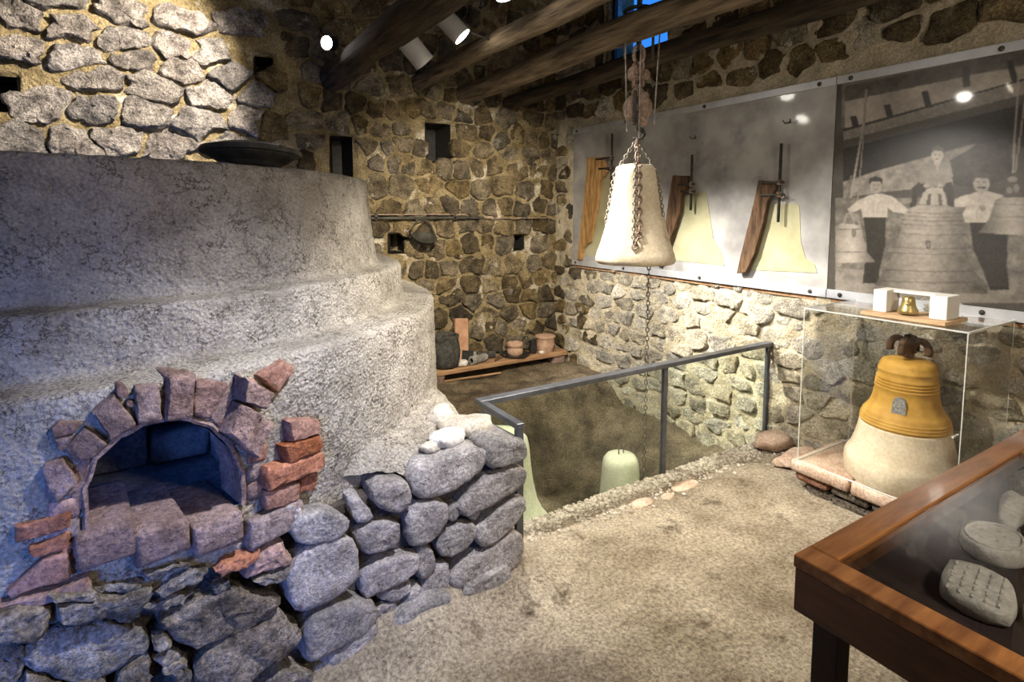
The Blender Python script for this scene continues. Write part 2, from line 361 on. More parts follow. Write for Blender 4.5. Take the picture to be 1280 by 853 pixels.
# ---- floor
def sm(a, b, x): t = max(0., min(1., (x-a)/(b-a))); return t*t*(3-2*t)
def floor_h(x, y):
    z = .012*noise.noise(Vector((x*1.7, y*1.7, 0)))+.006*noise.noise(Vector((x*7, y*7, 2)))+.003*noise.noise(Vector((x*22, y*22, 5)))
    if x < 1.7:                                     # rubble skirt at the foot of the plinth
        d = max(0.0, y-(1.90+.10*noise.noise(Vector((x*3, 1, 1))))); z += min(.12, d*.5)*sm(1.75, 1.1, x)
    d = max(0, y-2.28)*max(0, min(1, (x-1.5)/.3)); z += -.02*min(1, d/.2)
    return z
def make_floor():
    xs = np.arange(-2.6, 3.99, .035); ys = np.r_[np.arange(-2.2, 2.56, .035), 2.565]; V = []; F = []; n = len(xs)
    for y in ys:
        for x in xs:
            yy = y+(.03*noise.noise(Vector((x*4, 0, 9))) if y > 2.5 else 0)
            V.append((x, yy, floor_h(x, y)))
    for j in range(len(ys)-1):
        for i in range(n-1): F.append((j*n+i, j*n+i+1, (j+1)*n+i+1, (j+1)*n+i))
    k = len(V); last = (len(ys)-1)*n
    for i in range(n): v = V[last+i]; V.append((v[0], v[1]+.05, -.9))
    for i in range(n-1): F.append((last+i, last+i+1, k+i+1, k+i))
    return tag(obj('floor', V, F, M['earth'], None, True, base=(0, 0, 0)), 'packed beige earth floor with scuffs and dust', kind='structure')
floor = make_floor()
# ---- the casting pit and the ground beyond it
def sm(a, b, x): t = max(0., min(1., (x-a)/(b-a))); return t*t*(3-2*t)
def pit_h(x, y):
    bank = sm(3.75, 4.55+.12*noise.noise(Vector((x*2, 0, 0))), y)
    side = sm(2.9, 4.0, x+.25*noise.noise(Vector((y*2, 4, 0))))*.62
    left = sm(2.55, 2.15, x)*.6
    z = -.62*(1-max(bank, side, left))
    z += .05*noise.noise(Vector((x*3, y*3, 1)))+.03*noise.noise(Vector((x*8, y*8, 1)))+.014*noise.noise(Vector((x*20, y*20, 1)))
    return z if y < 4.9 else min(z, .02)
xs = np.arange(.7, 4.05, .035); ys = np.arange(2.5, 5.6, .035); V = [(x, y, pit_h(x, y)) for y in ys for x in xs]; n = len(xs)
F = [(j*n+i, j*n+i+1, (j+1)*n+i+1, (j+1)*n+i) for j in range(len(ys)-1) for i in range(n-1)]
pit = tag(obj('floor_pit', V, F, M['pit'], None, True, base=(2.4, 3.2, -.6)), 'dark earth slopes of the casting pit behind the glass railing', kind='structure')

# ---- back wall
BB = ((0, YB, 0), (1, 0, 0), (0, 0, 1), (0, -1, 0))
HB = [(1.38, 1.56, 2.09, 2.46, .22), (2.33, 2.60, 2.28, 2.66, .22), (.74, .87, 2.98, 3.10, .16), (-1.05, -.88, 2.50, 2.72, .16), (1.93, 2.10, 1.34, 1.52, .18), (3.40, 3.53, 1.33, 1.47, .16)]
def in_holes(u, v, H, pad=.05): return any(a-pad < u < b+pad and c-pad < v < e+pad for a, b, c, e, _ in H)
wb = sheet('wall_back', BB, -2.6, XR+.1, -.2, ZT,   .026, .030, M['mortar_back'], off=.75, holes=[(a-.02, b+.02, c-.02, d+.02, .5) for a, b, c, d, _ in HB], base=(0, YB, 0))
tag(wb, 'rough rubble stone wall at the back of the room')
def hidden_by_furnace(x, z): return (x < .95 and z < 2.12) or (x < 1.25 and z < 1.9)
def back_keep(x, z):
    if x < -1.15 or hidden_by_furnace(x, z) or in_holes(x, z, HB): return False
    if z > 3.55 and x < 1: return False
    return z < 4.1
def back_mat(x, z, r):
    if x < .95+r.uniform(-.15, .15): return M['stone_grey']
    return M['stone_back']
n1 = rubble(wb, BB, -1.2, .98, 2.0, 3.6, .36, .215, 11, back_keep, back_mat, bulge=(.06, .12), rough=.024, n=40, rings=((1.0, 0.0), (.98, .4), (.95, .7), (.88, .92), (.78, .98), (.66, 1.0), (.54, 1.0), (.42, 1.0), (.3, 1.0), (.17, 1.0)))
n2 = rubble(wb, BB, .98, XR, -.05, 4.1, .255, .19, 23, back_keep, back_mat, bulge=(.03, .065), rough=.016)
for (a, b_, c, d, _) in HB:  # black lining puts the shade inside the wall holes into the colour
    o_ = .006; V = [(x, y, z) for y in (YB+.01, YB+.40) for x, z in ((a-o_, c-o_), (b_+o_, c-o_), (b_+o_, d+o_), (a-o_, d+o_))]
    obj('niche_shade_lining', V, [(0, 1, 5, 4), (1, 2, 6, 5), (2, 3, 7, 6), (3, 0, 4, 7), (4, 5, 6, 7)], M['black'], wb)
# ---- right wall
BR = ((XR, 0, 0), (0, -1, 0), (0, 0, 1), (-1, 0, 0))          # u = -Y
HR = [(-4.62, -3.72, 3.22, 4.2, .5)]
wr = sheet('wall_right', BR, -YB-.1, 2.2, -.9, ZT,   .026, .024, M['mortar_right'], off=.9, base=(XR, 1.6, 0), cut=lambda u, v: -4.55 < u < -3.72 and 3.24 < v < 4.15)
tag(wr, 'pale fieldstone wall carrying the display panels')
def right_keep(u, z):
    y = -u
    if 1.20 < z < 2.62: return y > 5.14
    if z > 2.6: return z > 2.72 and y > .6 and z < 3.9 and not (3.64 < y < 4.64 and 3.15 < z < 4.25)
    if y < 1.0 or (z < 0 and y < 2.55): return False
    return z > -.55 and not (z < .12 and .85 < y < 2.05)
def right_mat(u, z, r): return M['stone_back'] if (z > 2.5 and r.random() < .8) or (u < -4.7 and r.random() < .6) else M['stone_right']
n3 = rubble(wr, BR, -YB+.03, -.6, -.6, 2.6, .245, .145, 37, right_keep, right_mat, bulge=(.02, .05), rough=.014)
n4 = rubble(wr, BR, -YB+.03, -.6, 2.6, 3.9, .31, .2, 41, right_keep, right_mat, bulge=(.035, .07), rough=.016, vmin=2.69)
print('stones', n1, n2, n3, n4)
# ---- window high in the right wall
w1 = empty('window_1', (XR+.2, 4.13, 3.24), 'small high window with deep blue daylight above the beams', kind='structure')
for a, b in (((XR, 4.55, 3.2), (XR+.35, 4.63, 4.2)), ((XR, 3.64, 3.2), (XR+.35, 3.72, 4.2)), ((XR, 3.64, 3.16), (XR+.35, 4.63, 3.24)), ((XR, 3.64, 4.14), (XR+.35, 4.63, 4.22))):
    obj('reveal', *box2(a, b), M['mortar_back'], w1)
for a, b in (((XR-.05, 4.60, 3.1), (XR+.04, 4.70, 4.3)),): obj('window_post', *box2(a, b, .005), M['beam_dark'], w1)
for yy in (4.53, 3.735): obj('window_frame', *box2((XR+.05, yy-.02, 3.24), (XR+.09, yy+.02, 4.14)), M['blueframe'], w1)
obj('pane', *box2((XR+.065, 3.73, 3.24), (XR+.071, 4.54, 4.14)), M['glass_blue'], w1)
# ---- walls that close the room behind the camera, and the roof
wl = tag(obj('wall_left', *box2((-2.7, -2.3, -.2), (-2.58, 5.6, ZT)), M['mortar_back']), 'rough rendered side wall', kind='structure')
m = MB()
m.add(*box2((-2.6, -2.3, -.2), (-2.5, -2.1, ZT))); m.add(*box2((-1.3, -2.3, -.2), (XR+.1, -2.1, ZT))); m.add(*box2((-2.5, -2.3, 2.2), (-1.3, -2.1, ZT)))
tag(m.make('wall_front', M['mortar_back'], base=(0, -2.2, 0)), 'rendered wall with an added open doorway', kind='structure')  # the doorway opening is added to hold the blue fill light
tag(obj('ceiling', *box2((-2.7, -2.3, ZT), (XR+.2, 5.6, ZT+.1)), M['roof']), 'dark boarded roof', kind='structure')

# ---- roof beams
def beam(x, z, r, m, label, seed, rx=1.0):
    V = []; F = []; ys = np.linspace(-2.05, YB+.05, 90); sg = 22
    for y in ys:
        ox = .025*noise.noise(Vector((seed, y*.8, 0))); oz = .02*noise.noise(Vector((seed+9, y*.8, 0)))
        rr = r*(1+.10*noise.noise(Vector((seed, y*1.2, 5))))
        for k in range(sg):
            a = 2*math.pi*k/sg; q = rr*(1+.10*noise.noise(Vector((math.cos(a)*1.6+seed, math.sin(a)*1.6, y*1.1)))+.03*noise.noise(Vector((math.cos(a)*7, math.sin(a)*7, y*2+seed))))
            V.append((x+ox+q*math.cos(a)*rx, y, z+oz+q*math.sin(a)))
    for i in range(len(ys)-1):
        for k in range(sg): F.append((i*sg+k, i*sg+(k+1) % sg, (i+1)*sg+(k+1) % sg, (i+1)*sg+k))
    F.append(tuple(range(sg))); F.append(tuple((len(ys)-1)*sg+k for k in range(sg))[::-1])
    return tag(obj('roof_beam', V, F, m, None, True), label, 'beam', 'round timber roof beams', 'thing')
beam(1.395, 3.0, .12, M['beam_dark'], 'thick dark round roof beam nearest the furnace', 3)
beam(2.25, 3.06, .08, M['beam_pale'], 'slender pale peeled roof beam, second from the furnace', 17)
beam(2.746, 2.975, .095, M['beam_pale'], 'weathered roof beam from which the chain hoist hangs', 29)
beam(3.314, 2.955, .078, M['beam_dark'], 'dark roof beam closest to the wall with the panels', 43)

# ================================================================== THE FURNACE
fur = empty('furnace', (FX, FY, 0), 'big stepped round plastered furnace with brick arch on a stone plinth', 'furnace')
OPEN = [(112, 668), (108, 612), (122, 572), (150, 545), (178, 531), (206, 524), (238, 524), (262, 535), (284, 556), (299, 590), (303, 668)]
SILL = .765
op = np.array([on_cyl(*p) for p in OPEN]); opth = np.arctan2(op[:, 1]-FY, op[:, 0]-FX); opz = op[:, 2].copy(); opz[0] = opz[-1] = SILL
def in_open(th, z):
    ins = False; n = len(opth)
    for i in range(n):
        j = i-1
        if (opz[i] > z) != (opz[j] > z) and th < (opth[j]-opth[i])*(z-opz[i])/(opz[j]-opz[i])+opth[i]: ins = not ins
    return ins
def body():
    prof = [(1.953, z) for z in np.arange(.59, 1.215, .011)]
    prof += [(1.951, 1.222), (1.946, 1.232), (1.934, 1.239), (1.90, 1.241), (1.86, 1.242), (1.82, 1.243), (1.785, 1.246), (1.766, 1.254)]
    prof += [(1.760-.015*(z-1.26)/.16, z) for z in np.arange(1.264, 1.425, .011)] + [(1.743, 1.430), (1.738, 1.439), (1.725, 1.444), (1.70, 1.446), (1.66, 1.447), (1.63, 1.450), (1.612, 1.458)]
    prof += [(1.606-.045*(z-1.48)/.44, z) for z in np.arange(1.481, 1.92, .011)] + [(1.557, 1.925), (1.550, 1.935), (1.53, 1.941), (1.49, 1.943), (1.2, 1.93), (.6, 1.925), (.02, 1.925)]
    V = []; F = []; n = len(prof); A = np.r_[np.linspace(-math.pi*.80, -math.pi*.03, 760), np.linspace(-math.pi*.02, math.pi*.18, 30)]
    for a in A:
        for r, z in prof:
            c, s = math.cos(a), math.sin(a); d = 0
            if r > .3:
                q = Vector((c*r, s*r, z))
                d = .014*noise.noise(q*2.2)+.006*noise.noise(q*7)+.004*noise.noise(q*19)+.003*noise.noise(q*42)
            zz = z+(.007*noise.noise(Vector((c*4, s*4, z)))+.003*noise.noise(Vector((c*30, s*30, z))) if z > 1.0 else -.03*noise.noise(Vector((c*14, s*14, 1)))*(z < .75))
            V.append((FX+(r+d)*c, min(FY+(r+d)*s, YB-.10), zz))
    for i in range(len(A)-1):
        for k in range(n-1):
            if in_open((A[i]+A[i+1])/2, (prof[k][1]+prof[k+1][1])/2): continue
            F.append((i*n+k, (i+1)*n+k, (i+1)*n+k+1, i*n+k+1))
    return obj('plaster_body', V, F, M['plaster'], fur, 70)
body()
# fire chamber behind the arch: floor, vault and back, built of sooty blocks
def chamber():
    ar = np.array([(t, z) for t, z in zip(opth, opz)]); m = MB(); V = []; F = []; n = len(ar); dep = [0.0, .18, .4, .62, .78]
    for d in dep:
        for t, z in ar:
            R = 1.945-d; sc = 1+.25*sm(0, .4, d)
            tc = (opth[0]+opth[-1])/2; tt = tc+(t-tc)*sc*1.953/R; zz = SILL-.01+(z-SILL)*(1+.1*sm(0, .4, d))
            V.append((FX+R*math.cos(tt), FY+R*math.sin(tt), zz))
    for k in range(len(dep)-1):
        for i in range(n):
            j = (i+1) % n; F.append((k*n+i, k*n+j, (k+1)*n+j, (k+1)*n+i))
    F.append(tuple((len(dep)-1)*n+i for i in range(n)))
    obj('fire_chamber', V, F, M['soot'], fur, False)
chamber()
def lining():
    V = []; F = []; n = len(opth); tm = (opth[0]+opth[-1])/2; zm = SILL+.1
    tt = np.interp(np.linspace(0, n-1, 41), range(n), opth); zz = np.interp(np.linspace(0, n-1, 41), range(n), opz)
    for t, z in zip(tt, zz):
        d = np.array(((t-tm)*1.953, z-zm)); d /= np.hypot(*d)
        for R, o in ((1.80, -.002), (1.968, -.002), (1.972, .006), (1.966, .013), (1.90, .016)):
            V.append((FX+R*math.cos(t+d[0]*o/1.953), FY+R*math.sin(t+d[0]*o/1.953), z+d[1]*o))
    for i in range(40):
        for k in range(4): F.append((i*5+k, (i+1)*5+k, (i+1)*5+k+1, i*5+k+1))
    V = np.array(V)+np.array([noise.noise_vector(Vector(v)*22)[:] for v in V])*.008; obj('arch_lining', V, F, M['brick'], fur, 40)
lining()
# blocks standing in the back of the chamber and on its floor
tc = (opth[0]+opth[-1])/2
for (x0, x1, y, h, dy, s) in ((-.30, -.10, 2.54, .15, .13, 1), (-.09, .11, 2.52, .12, .15, 2), (.12, .30, 2.55, .14, .13, 3), (-.22, .02, 2.60, .30, .10, 4), (.03, .26, 2.61, .29, .10, 5)):
    z0 = SILL if h < .2 else SILL+.14
    obj('chamber_block', *box2((x0, y, z0-.01), (x1, y+dy, SILL+h), .018, .006), M['soot'], fur, True)
# assumed lamp, itself unseen, added inside the chamber for its blue glow
light('POINT', 'assumed_chamber_lamp', (-.10, 2.17, 1.02), None, .34, (.02, .20, 1.0), shadow_soft_size=.05)

def cylfrm(px):
    c = np.mean([on_cyl(*p) for p in px], 0); nn = np.array([c[0]-FX, c[1]-FY, 0]); nn /= np.linalg.norm(nn); return c, nn
def crop5(P): return [(x/2.064, 440+y/2.064) for x, y in P]
BR_RINGS = ((1.0, 0.0), (.99, .6), (.95, .9), (.86, 1.0), (.45, 1.02))
ARCH = [([(112, 288), (163, 270), (203, 325), (152, 380), (118, 335)], .035), ([(168, 248), (213, 190), (282, 230), (245, 262), (200, 280)], .03), ([(128, 195), (150, 180), (213, 178), (192, 208), (138, 218)], .02),
        ([(140, 222), (190, 212), (168, 252), (145, 248)], .02), ([(240, 150), (290, 105), (348, 182), (285, 220)], .04), ([(340, 85), (405, 78), (413, 170), (352, 182)], .04), ([(430, 60), (496, 55), (486, 165), (422, 172)], .045),
        ([(500, 70), (582, 78), (548, 152), (528, 168), (492, 158)], .025), ([(590, 80), (602, 64), (599, 118), (562, 192), (534, 166)], .012), ([(185, 300), (236, 268), (222, 330), (205, 420), (182, 424)], .012), ([(603, 55), (681, 95), (660, 137), (600, 116)], .09), ([(598, 121), (652, 146), (602, 230), (562, 196)], .085), ([(652, 160), (688, 176), (646, 268), (604, 236)], .06)]
for i, (P, b) in enumerate(ARCH):
    q = crop5(P); c, nn = cylfrm(q); px_rock('arch_brick', M['brick'], fur, q, c, nn, b, .14, n=32, rough=.0055, seed=i*2.3, smooth=0, freq=13, rings=BR_RINGS)
RED = [([(722, 172), (804, 168), (810, 204), (732, 222)], .05), ([(705, 236), (806, 209), (813, 240), (724, 279)], .06), ([(664, 292), (815, 249), (817, 290), (670, 347)], .06), ([(668, 352), (760, 331), (756, 374), (668, 400)], .045),
       ([(765, 322), (806, 305), (802, 350), (765, 356)], .03), ([(650, 62), (720, 20), (752, 40), (702, 102)], .035), ([(44, 442), (182, 402), (182, 440), (50, 482)], .03), ([(80, 492), (182, 454), (180, 486), (90, 516)], .035),
       ([(20, 602), (110, 522), (184, 500), (184, 570), (30, 612)], .04), ([(0, 632), (150, 592), (226, 560), (232, 590), (62, 644), (0, 664)], .05), ([(620, 75), (648, 68), (690, 105), (672, 130)], .02)]
for i, (P, b) in enumerate(RED):
    q = crop5(P); c, nn = cylfrm(q); px_rock('red_brick', M['brick_red'], fur, q, c, nn, b, .13, n=28, rough=.007, seed=50+i*2.3, smooth=0, freq=13, rings=BR_RINGS)
for i, (x, y, r) in enumerate(((310, 100, 19), (331, 128, 11))):
    q = crop5([(x+r*math.cos(a), y+r*math.sin(a)) for a in np.linspace(0, 6.28, 7)[:-1]]); c, nn = cylfrm(q); px_rock('filler_pebble', M['brick'], fur, q, c, nn, .03, .05, n=12, seed=i)
# jamb bricks that line the opening on both sides
for sgn, t0 in ((1, opth[-1]), (-1, opth[0])):
    for k in range(4):
        zc = SILL+.035+k*.062; R = 1.87; t = t0+sgn*.028
        R_ = rotm('Z', math.degrees(t)-90+90)
        obj('jamb_brick', *box((FX+R*math.cos(t), FY+R*math.sin(t), zc), (.20, .07, .056), .008, R_, .003), M['brick'] if k % 2 else M['brick_red'], fur, True)
# sill blocks: tops reach back into the opening
for i, (P, out) in enumerate((([(93, 697), (103, 664), (169, 660), (160, 694)], .05), ([(165, 698), (171, 662), (233, 655), (233, 684)], .055), ([(237, 683), (238, 656), (298, 652), (300, 666)], .05), ([(303, 668), (303, 650), (372, 633), (371, 652)], .05))):
    c, nn = cylfrm(P); u = np.cross((0, 0, 1), nn); Q = np.array([on_plane(x, y, c, nn) for x, y in P]); o = Q.mean(0)
    uu = (Q-o)@u; zz = Q[:, 2]; a0, a1 = uu.min()+.004, uu.max()-.004; V, F = box((0, 0, 0), (a1-a0, .34, .105), .016, None, .005, 2)
    X = o + (V[:, :1]+(a0+a1)/2)*u + (V[:, 1:2]*-1+out-.17)*nn; X[:, 2] = zz.max()-.05+V[:, 2]+.004
    obj('sill_block', X, F, M['brick'], fur, True)
# plinth core: dark joint mass behind the facing stones
def core():
    pts = [(-1.2, 1.80), (-.6, 1.89), (.42, 2.14), (1.28, 2.22), (1.33, 2.30), (1.33, 2.60), (1.2, 2.75), (.6, 2.9), (-1.2, 2.9)]
    V = []; n = len(pts)
    for z in (0, .45, .60): V += [(x, y, z) for x, y in pts]
    V = np.array(V, float); F = [(k*n+i, k*n+(i+1) % n, (k+1)*n+(i+1) % n, (k+1)*n+i) for k in range(2) for i in range(n)] + [tuple(2*n+i for i in range(n))]
    return obj('joint_core', V, F, M['core'], fur, False)
core()
# rubble and plaster fill on top of the plinth, between facing stones and furnace wall
def ledge():
    xs = np.arange(.24, 1.34, .02); ys = np.arange(2.20, 2.95, .02); V = []; F = []; n = len(xs)
    for y in ys:
        for x in xs:
            d = math.hypot(x-FX, y-FY)-1.953
            z = .665+.10*sm(.28, -.02, d)+.02*noise.noise(Vector((x*9, y*9, 0)))+.012*noise.noise(Vector((x*25, y*25, 0)))-.12*sm(1.26, 1.36, x)-.08*sm(2.27, 2.19, y)
            V.append((x, y, z))
    for j in range(len(ys)-1):
        for i in range(n-1):
            x, y = xs[i], ys[j]
            if math.hypot(x-FX, y-FY) < 1.90: continue
            F.append((j*n+i, j*n+i+1, (j+1)*n+i+1, (j+1)*n+i))
    return obj('rubble_ledge', V, F, M['plaster'], fur, True)
ledge()
def c6(P): return [(340+x*.4839, 440+y*.4839) for x, y in P]
PLANE0 = np.array((0, 2.13, 0)); N0 = np.array((.03, -1, .02))
FACE = [([(543, 225), (640, 214), (645, 262), (600, 282), (546, 292)], .06, .34), ([(350, 300), (440, 262), (540, 240), (545, 290), (440, 362), (355, 376)], .05, .26), ([(475, 372), (560, 305), (642, 285), (642, 340), (530, 402), (480, 422)], .055, .2),
        ([(525, 430), (640, 355), (643, 410), (545, 490), (523, 482)], .06, .2), ([(445, 592), (470, 545), (560, 482), (632, 448), (636, 500), (610, 550), (480, 606)], .065, .2), ([(343, 392), (440, 375), (448, 430), (400, 482), (338, 492)], .05, .2),
        ([(415, 470), (470, 440), (522, 440), (515, 492), (430, 532)], .045, .2), ([(250, 340), (342, 318), (352, 370), (320, 412), (253, 382)], .06, .22), ([(203, 440), (320, 420), (326, 480), (250, 517), (208, 492)], .055, .2),
        ([(223, 540), (367, 500), (371, 556), (260, 617), (220, 622)], .06, .2), ([(367, 490), (400, 488), (416, 540), (395, 577), (365, 572)], .045, .2), ([(373, 602), (420, 545), (457, 540), (432, 640), (373, 682)], .04, .2),
        ([(268, 610), (345, 580), (351, 600), (320, 632), (272, 632)], .045, .2), ([(262, 640), (325, 632), (305, 692), (260, 692)], .04, .2), ([(333, 617), (377, 585), (371, 640), (350, 692), (308, 696)], .045, .2), ([(180, 380), (215, 358), (262, 410), (235, 432), (208, 427)], .045, .2),
        ([(446, 400), (480, 385), (478, 425), (450, 440)], .02, .2), ([(500, 418), (535, 402), (522, 430), (503, 432)], .03, .2)]
for i, (P, b, d) in enumerate(FACE):
    px_rock('plinth_stone', M['plinth'], fur, c6(P), PLANE0, N0, b, d, n=34, rough=.011, seed=100+i*3.7, smooth=1, freq=8, grow=1.05)
LEFT0 = np.array((.42, 2.06, 0)); NL = np.array((.215, -1, .03))
c6l = [([(28, 560), (100, 482), (190, 463), (210, 520), (207, 592), (80, 668), (45, 642)], .05), ([(68, 702), (110, 650), (247, 625), (260, 690), (90, 792), (70, 772)], .06), ([(43, 430), (110, 398), (192, 420), (182, 462), (90, 497), (43, 472)], .05),
       ([(130, 770), (180, 745), (350, 708), (364, 745), (190, 838), (150, 830)], .06), ([(0, 400), (60, 385), (70, 430), (0, 450)], .03), ([(95, 800), (130, 790), (170, 830), (150, 853), (100, 853)], .04)]
for i, (P, b) in enumerate(c6l):
    px_rock('plinth_stone', M['plinth'], fur, c6(P), LEFT0, NL, b, .2, n=34, rough=.011, seed=200+i*3.7, smooth=1, freq=8, grow=1.04)
def c8(P): return [(x/3.048, 640+y/3.048) for x, y in P]
LOW = [[(80, 560), (90, 480), (250, 420), (400, 400), (540, 440), (552, 510), (400, 600), (280, 636), (150, 580)], [(600, 400), (740, 320), (830, 280), (960, 300), (1060, 320), (1030, 370), (850, 470), (760, 500), (650, 460)],
       [(190, 390), (220, 320), (400, 300), (550, 280), (530, 330), (400, 370), (250, 390)], [(430, 385), (530, 330), (520, 370), (460, 400)], [(580, 290), (700, 200), (790, 200), (740, 250), (600, 305)], [(800, 190), (830, 160), (970, 130), (960, 170), (820, 215)],
       [(920, 220), (980, 140), (1060, 110), (1100, 165), (1000, 210), (930, 235)], [(960, 250), (1080, 195), (1060, 240), (990, 262)], [(780, 520), (880, 440), (1050, 370), (1130, 440), (1070, 520), (960, 600), (900, 650), (760, 650), (740, 580)],
       [(570, 545), (640, 505), (680, 520), (620, 565)], [(600, 590), (690, 540), (712, 560), (690, 590), (610, 605)], [(415, 680), (450, 590), (550, 530), (572, 590), (540, 690)], [(-40, 549), (70, 545), (95, 580), (50, 670), (-40, 670)],
       [(60, 690), (110, 600), (235, 622), (240, 690)], [(-60, 360), (170, 335), (140, 440), (-60, 482)], [(-60, 490), (80, 458), (80, 540), (-60, 540)], [(580, 690), (700, 600), (715, 690)], [(950, 690), (1070, 560), (1170, 580), (1200, 690)],
       [(540, 345), (610, 318), (745, 292), (700, 332), (560, 360)], [(800, 275), (860, 232), (865, 275), (820, 290)], [(255, 640), (390, 612), (400, 700), (260, 700)], [(345, 280), (540, 245), (530, 275), (360, 300)], [(540, 215), (700, 175), (690, 200), (560, 240)], [(180, 300), (340, 258), (330, 290), (210, 310)],
       [(640, 560), (740, 600), (730, 690), (650, 690)], [(560, 470), (610, 440), (640, 480), (590, 500)]]
for i, P in enumerate(LOW):
    px_rock('rubble_stone', M['brick_red'] if i in (6, 5) else M['rubble'], fur, c8(P), LEFT0+np.array((0, .0, 0)), NL, .035+.03*((i*7) % 3)/2, .16, n=30, rough=.018, seed=300+i*3.7, smooth=0, freq=10, grow=1.05)
# footing stones at the very bottom, partly sunk in the floor
for i, (a, b) in enumerate(((.40, .66), (.68, .98), (1.0, 1.30))):
    P = np.array([(a, .0), (b, .02), (b, .14), (a+.03, .12)]); V, F = rock(ccw(P), .07, .15, 20, FINE, .01, 2, seed=400+i)
    obj('footing_stone', np.stack([V[:, 0], 2.10+(V[:, 0]-.4)*.06-V[:, 2], V[:, 1]+.0], 1), F, M['plinth'], fur, True)

# loose rocks lying on the plinth
def boulder(name, c, size, m, label, cat, seed, rz=0, group=None, parent=None):
    bm = bmesh.new(); bmesh.ops.create_icosphere(bm, subdivisions=3, radius=1.0); F = [[v.index for v in f.verts] for f in bm.faces]; V = np.array([v.co[:] for v in bm.verts]); bm.free()
    for i, v in enumerate(V):
        q = Vector(v)*1.3+Vector((seed, seed*.7, 0)); k = 1+.28*noise.noise(q)+.10*noise.noise(q*3)
        v = np.sign(v)*np.abs(v)**.75*k; V[i] = v
    V = V*np.array(size)/2; V[:, 2] = np.maximum(V[:, 2], -size[2]*.42); V[:, 2] -= V[:, 2].min()
    V = V @ np.array(rotm('Z', rz).to_3x3()).T + np.array(c)
    o = obj(name, V, F, m, parent, True)
    if label: tag(o, label, cat, group)
    return o
G = 'loose rocks on the plinth'
boulder('loose_rock', (1.055, 2.27, .685), (.17, .12, .075), M['rock_pale'], 'whitest broken rock on the plinth beside the furnace wall', 'rock', 3, 20, G)
boulder('loose_rock', (1.12, 2.50, .675), (.16, .13, .12), M['rock_buff'], 'roundish cream rock highest at the back of the plinth', 'rock', 5, 60, G)
boulder('loose_rock', (1.20, 2.38, .675), (.26, .15, .085), M['rock_buff'], 'flat buff stone lying behind the topmost corner block', 'rock', 8, -20, G)
boulder('loose_rock', (.95, 2.235, .69), (.08, .07, .045), M['rock_buff'], 'small pale stone chip at the foot of the plaster', 'rock', 12, 10, G)

# iron pan on top of the furnace
pan = empty('iron_pan', (.34, 2.80, 1.935), 'large dark iron basin lid lying on top of the furnace', 'pan')
RP = rotm('X', -3) @ rotm('Y', 2)
V, F = lathe([(.0, .0), (.13, .0), (.155, .012), (.175, .04), (.225, .072), (.238, .075), (.238, .066), (.18, .03), (.0, .012)], (0, 0, 0), 56, RP); obj('dish', V*.80+np.array((.345, 2.80, 1.947)), F, M['iron'], pan, 40)
V, F = lathe([(.225, .066), (.262, .075), (.268, .085), (.262, .1), (.235, .108), (.18, .125), (.05, .132), (.0, .133)], (0, 0, 0), 56, RP); obj('rim', V*.80+np.array((.345, 2.80, 1.947)), F, M['iron'], pan, 40)
obj('lug', *box((.44, 2.63, 2.028), (.03, .04, .016), .004, rotm('Z', 30)), M['iron'], pan)

# ================================================================== GRAVEL AND FLOOR STONES
def scatter(name, spots, m, label, seed):
    r = random.Random(seed); mb = MB()
    ico = [(0, 0, 1), (.9, 0, .3), (.28, .85, .3), (-.72, .53, .3), (-.72, -.53, .3), (.28, -.85, .3), (.72, .53, -.4), (-.28, .85, -.4), (-.9, 0, -.4), (-.28, -.85, -.4), (.72, -.53, -.4)]
    T = [(0, 1, 2), (0, 2, 3), (0, 3, 4), (0, 4, 5), (0, 5, 1), (1, 6, 2), (2, 7, 3), (3, 8, 4), (4, 9, 5), (5, 10, 1), (2, 6, 7), (3, 7, 8), (4, 8, 9), (5, 9, 10), (1, 10, 6)]
    for (x, y, z, s) in spots:
        a = r.random()*6.28; V = np.array(ico)*[s*r.uniform(.7, 1.3), s*r.uniform(.7, 1.3), s*r.uniform(.5, .9)]
        V = V @ np.array(rotm('Z', math.degrees(a)).to_3x3()).T; mb.add(V+np.array((x, y, z)), T)
    return tag(mb.make(name, m, None, False), label, 'gravel', None, 'stuff')
r = random.Random(5); sp = []
for _ in range(2800):
    x = r.uniform(1.5, 3.9); y = 2.575-abs(r.gauss(0, .10)); s = r.choice((.004, .006, .008, .010, .013, .016))
    sp.append((x, y, floor_h(x, y)+s*.2, s))
scatter('gravel', sp, M['gravel'], 'loose grey gravel along the foot of the glass railing', 1)
sp = []
for _ in range(700):
    x = r.uniform(.3, 3.4); y = r.uniform(1.2, 2.5); s = r.choice((.002, .003, .003, .004, .006)); sp.append((x, y, floor_h(x, y), s))
for _ in range(420):
    x = r.uniform(.3, 1.6); y = 1.95+.1*x-abs(r.gauss(0, .07)); s = r.choice((.003, .004, .005, .008)); sp.append((x, y, floor_h(x, y), s))
scatter('floor_grit', sp, M['earth'], 'fine grit scattered over the earth floor', 2)
for i, (px, py, sx, sy, lab) in enumerate(((856, 605, .24, .10, 'worn pinkish flagstone flush in the floor by the middle railing post'), (802, 629, .17, .09, 'small pale flagstone let into the floor between post and flat bell'), (834, 620, .10, .06, 'narrow broken flagstone sliver between two larger flagstones'))):
    c = on_z(px, py, 0); P = np.array([(-sx/2, -sy/2), (sx*.4, -sy*.55), (sx/2, sy*.3), (sx*.1, sy*.5), (-sx*.45, sy*.4)])
    V, F = rock(P, .008, .03, 16, ((1, 0), (.95, .8), (.6, 1)), .003, 1, seed=i); z = floor_h(c[0], c[1])
    tag(obj('flagstone', np.stack([V[:, 0]+c[0], V[:, 1]+c[1], V[:, 2]+z+.002], 1), F, M['slab'], None, True), lab, 'stone', 'flagstones let into the floor')
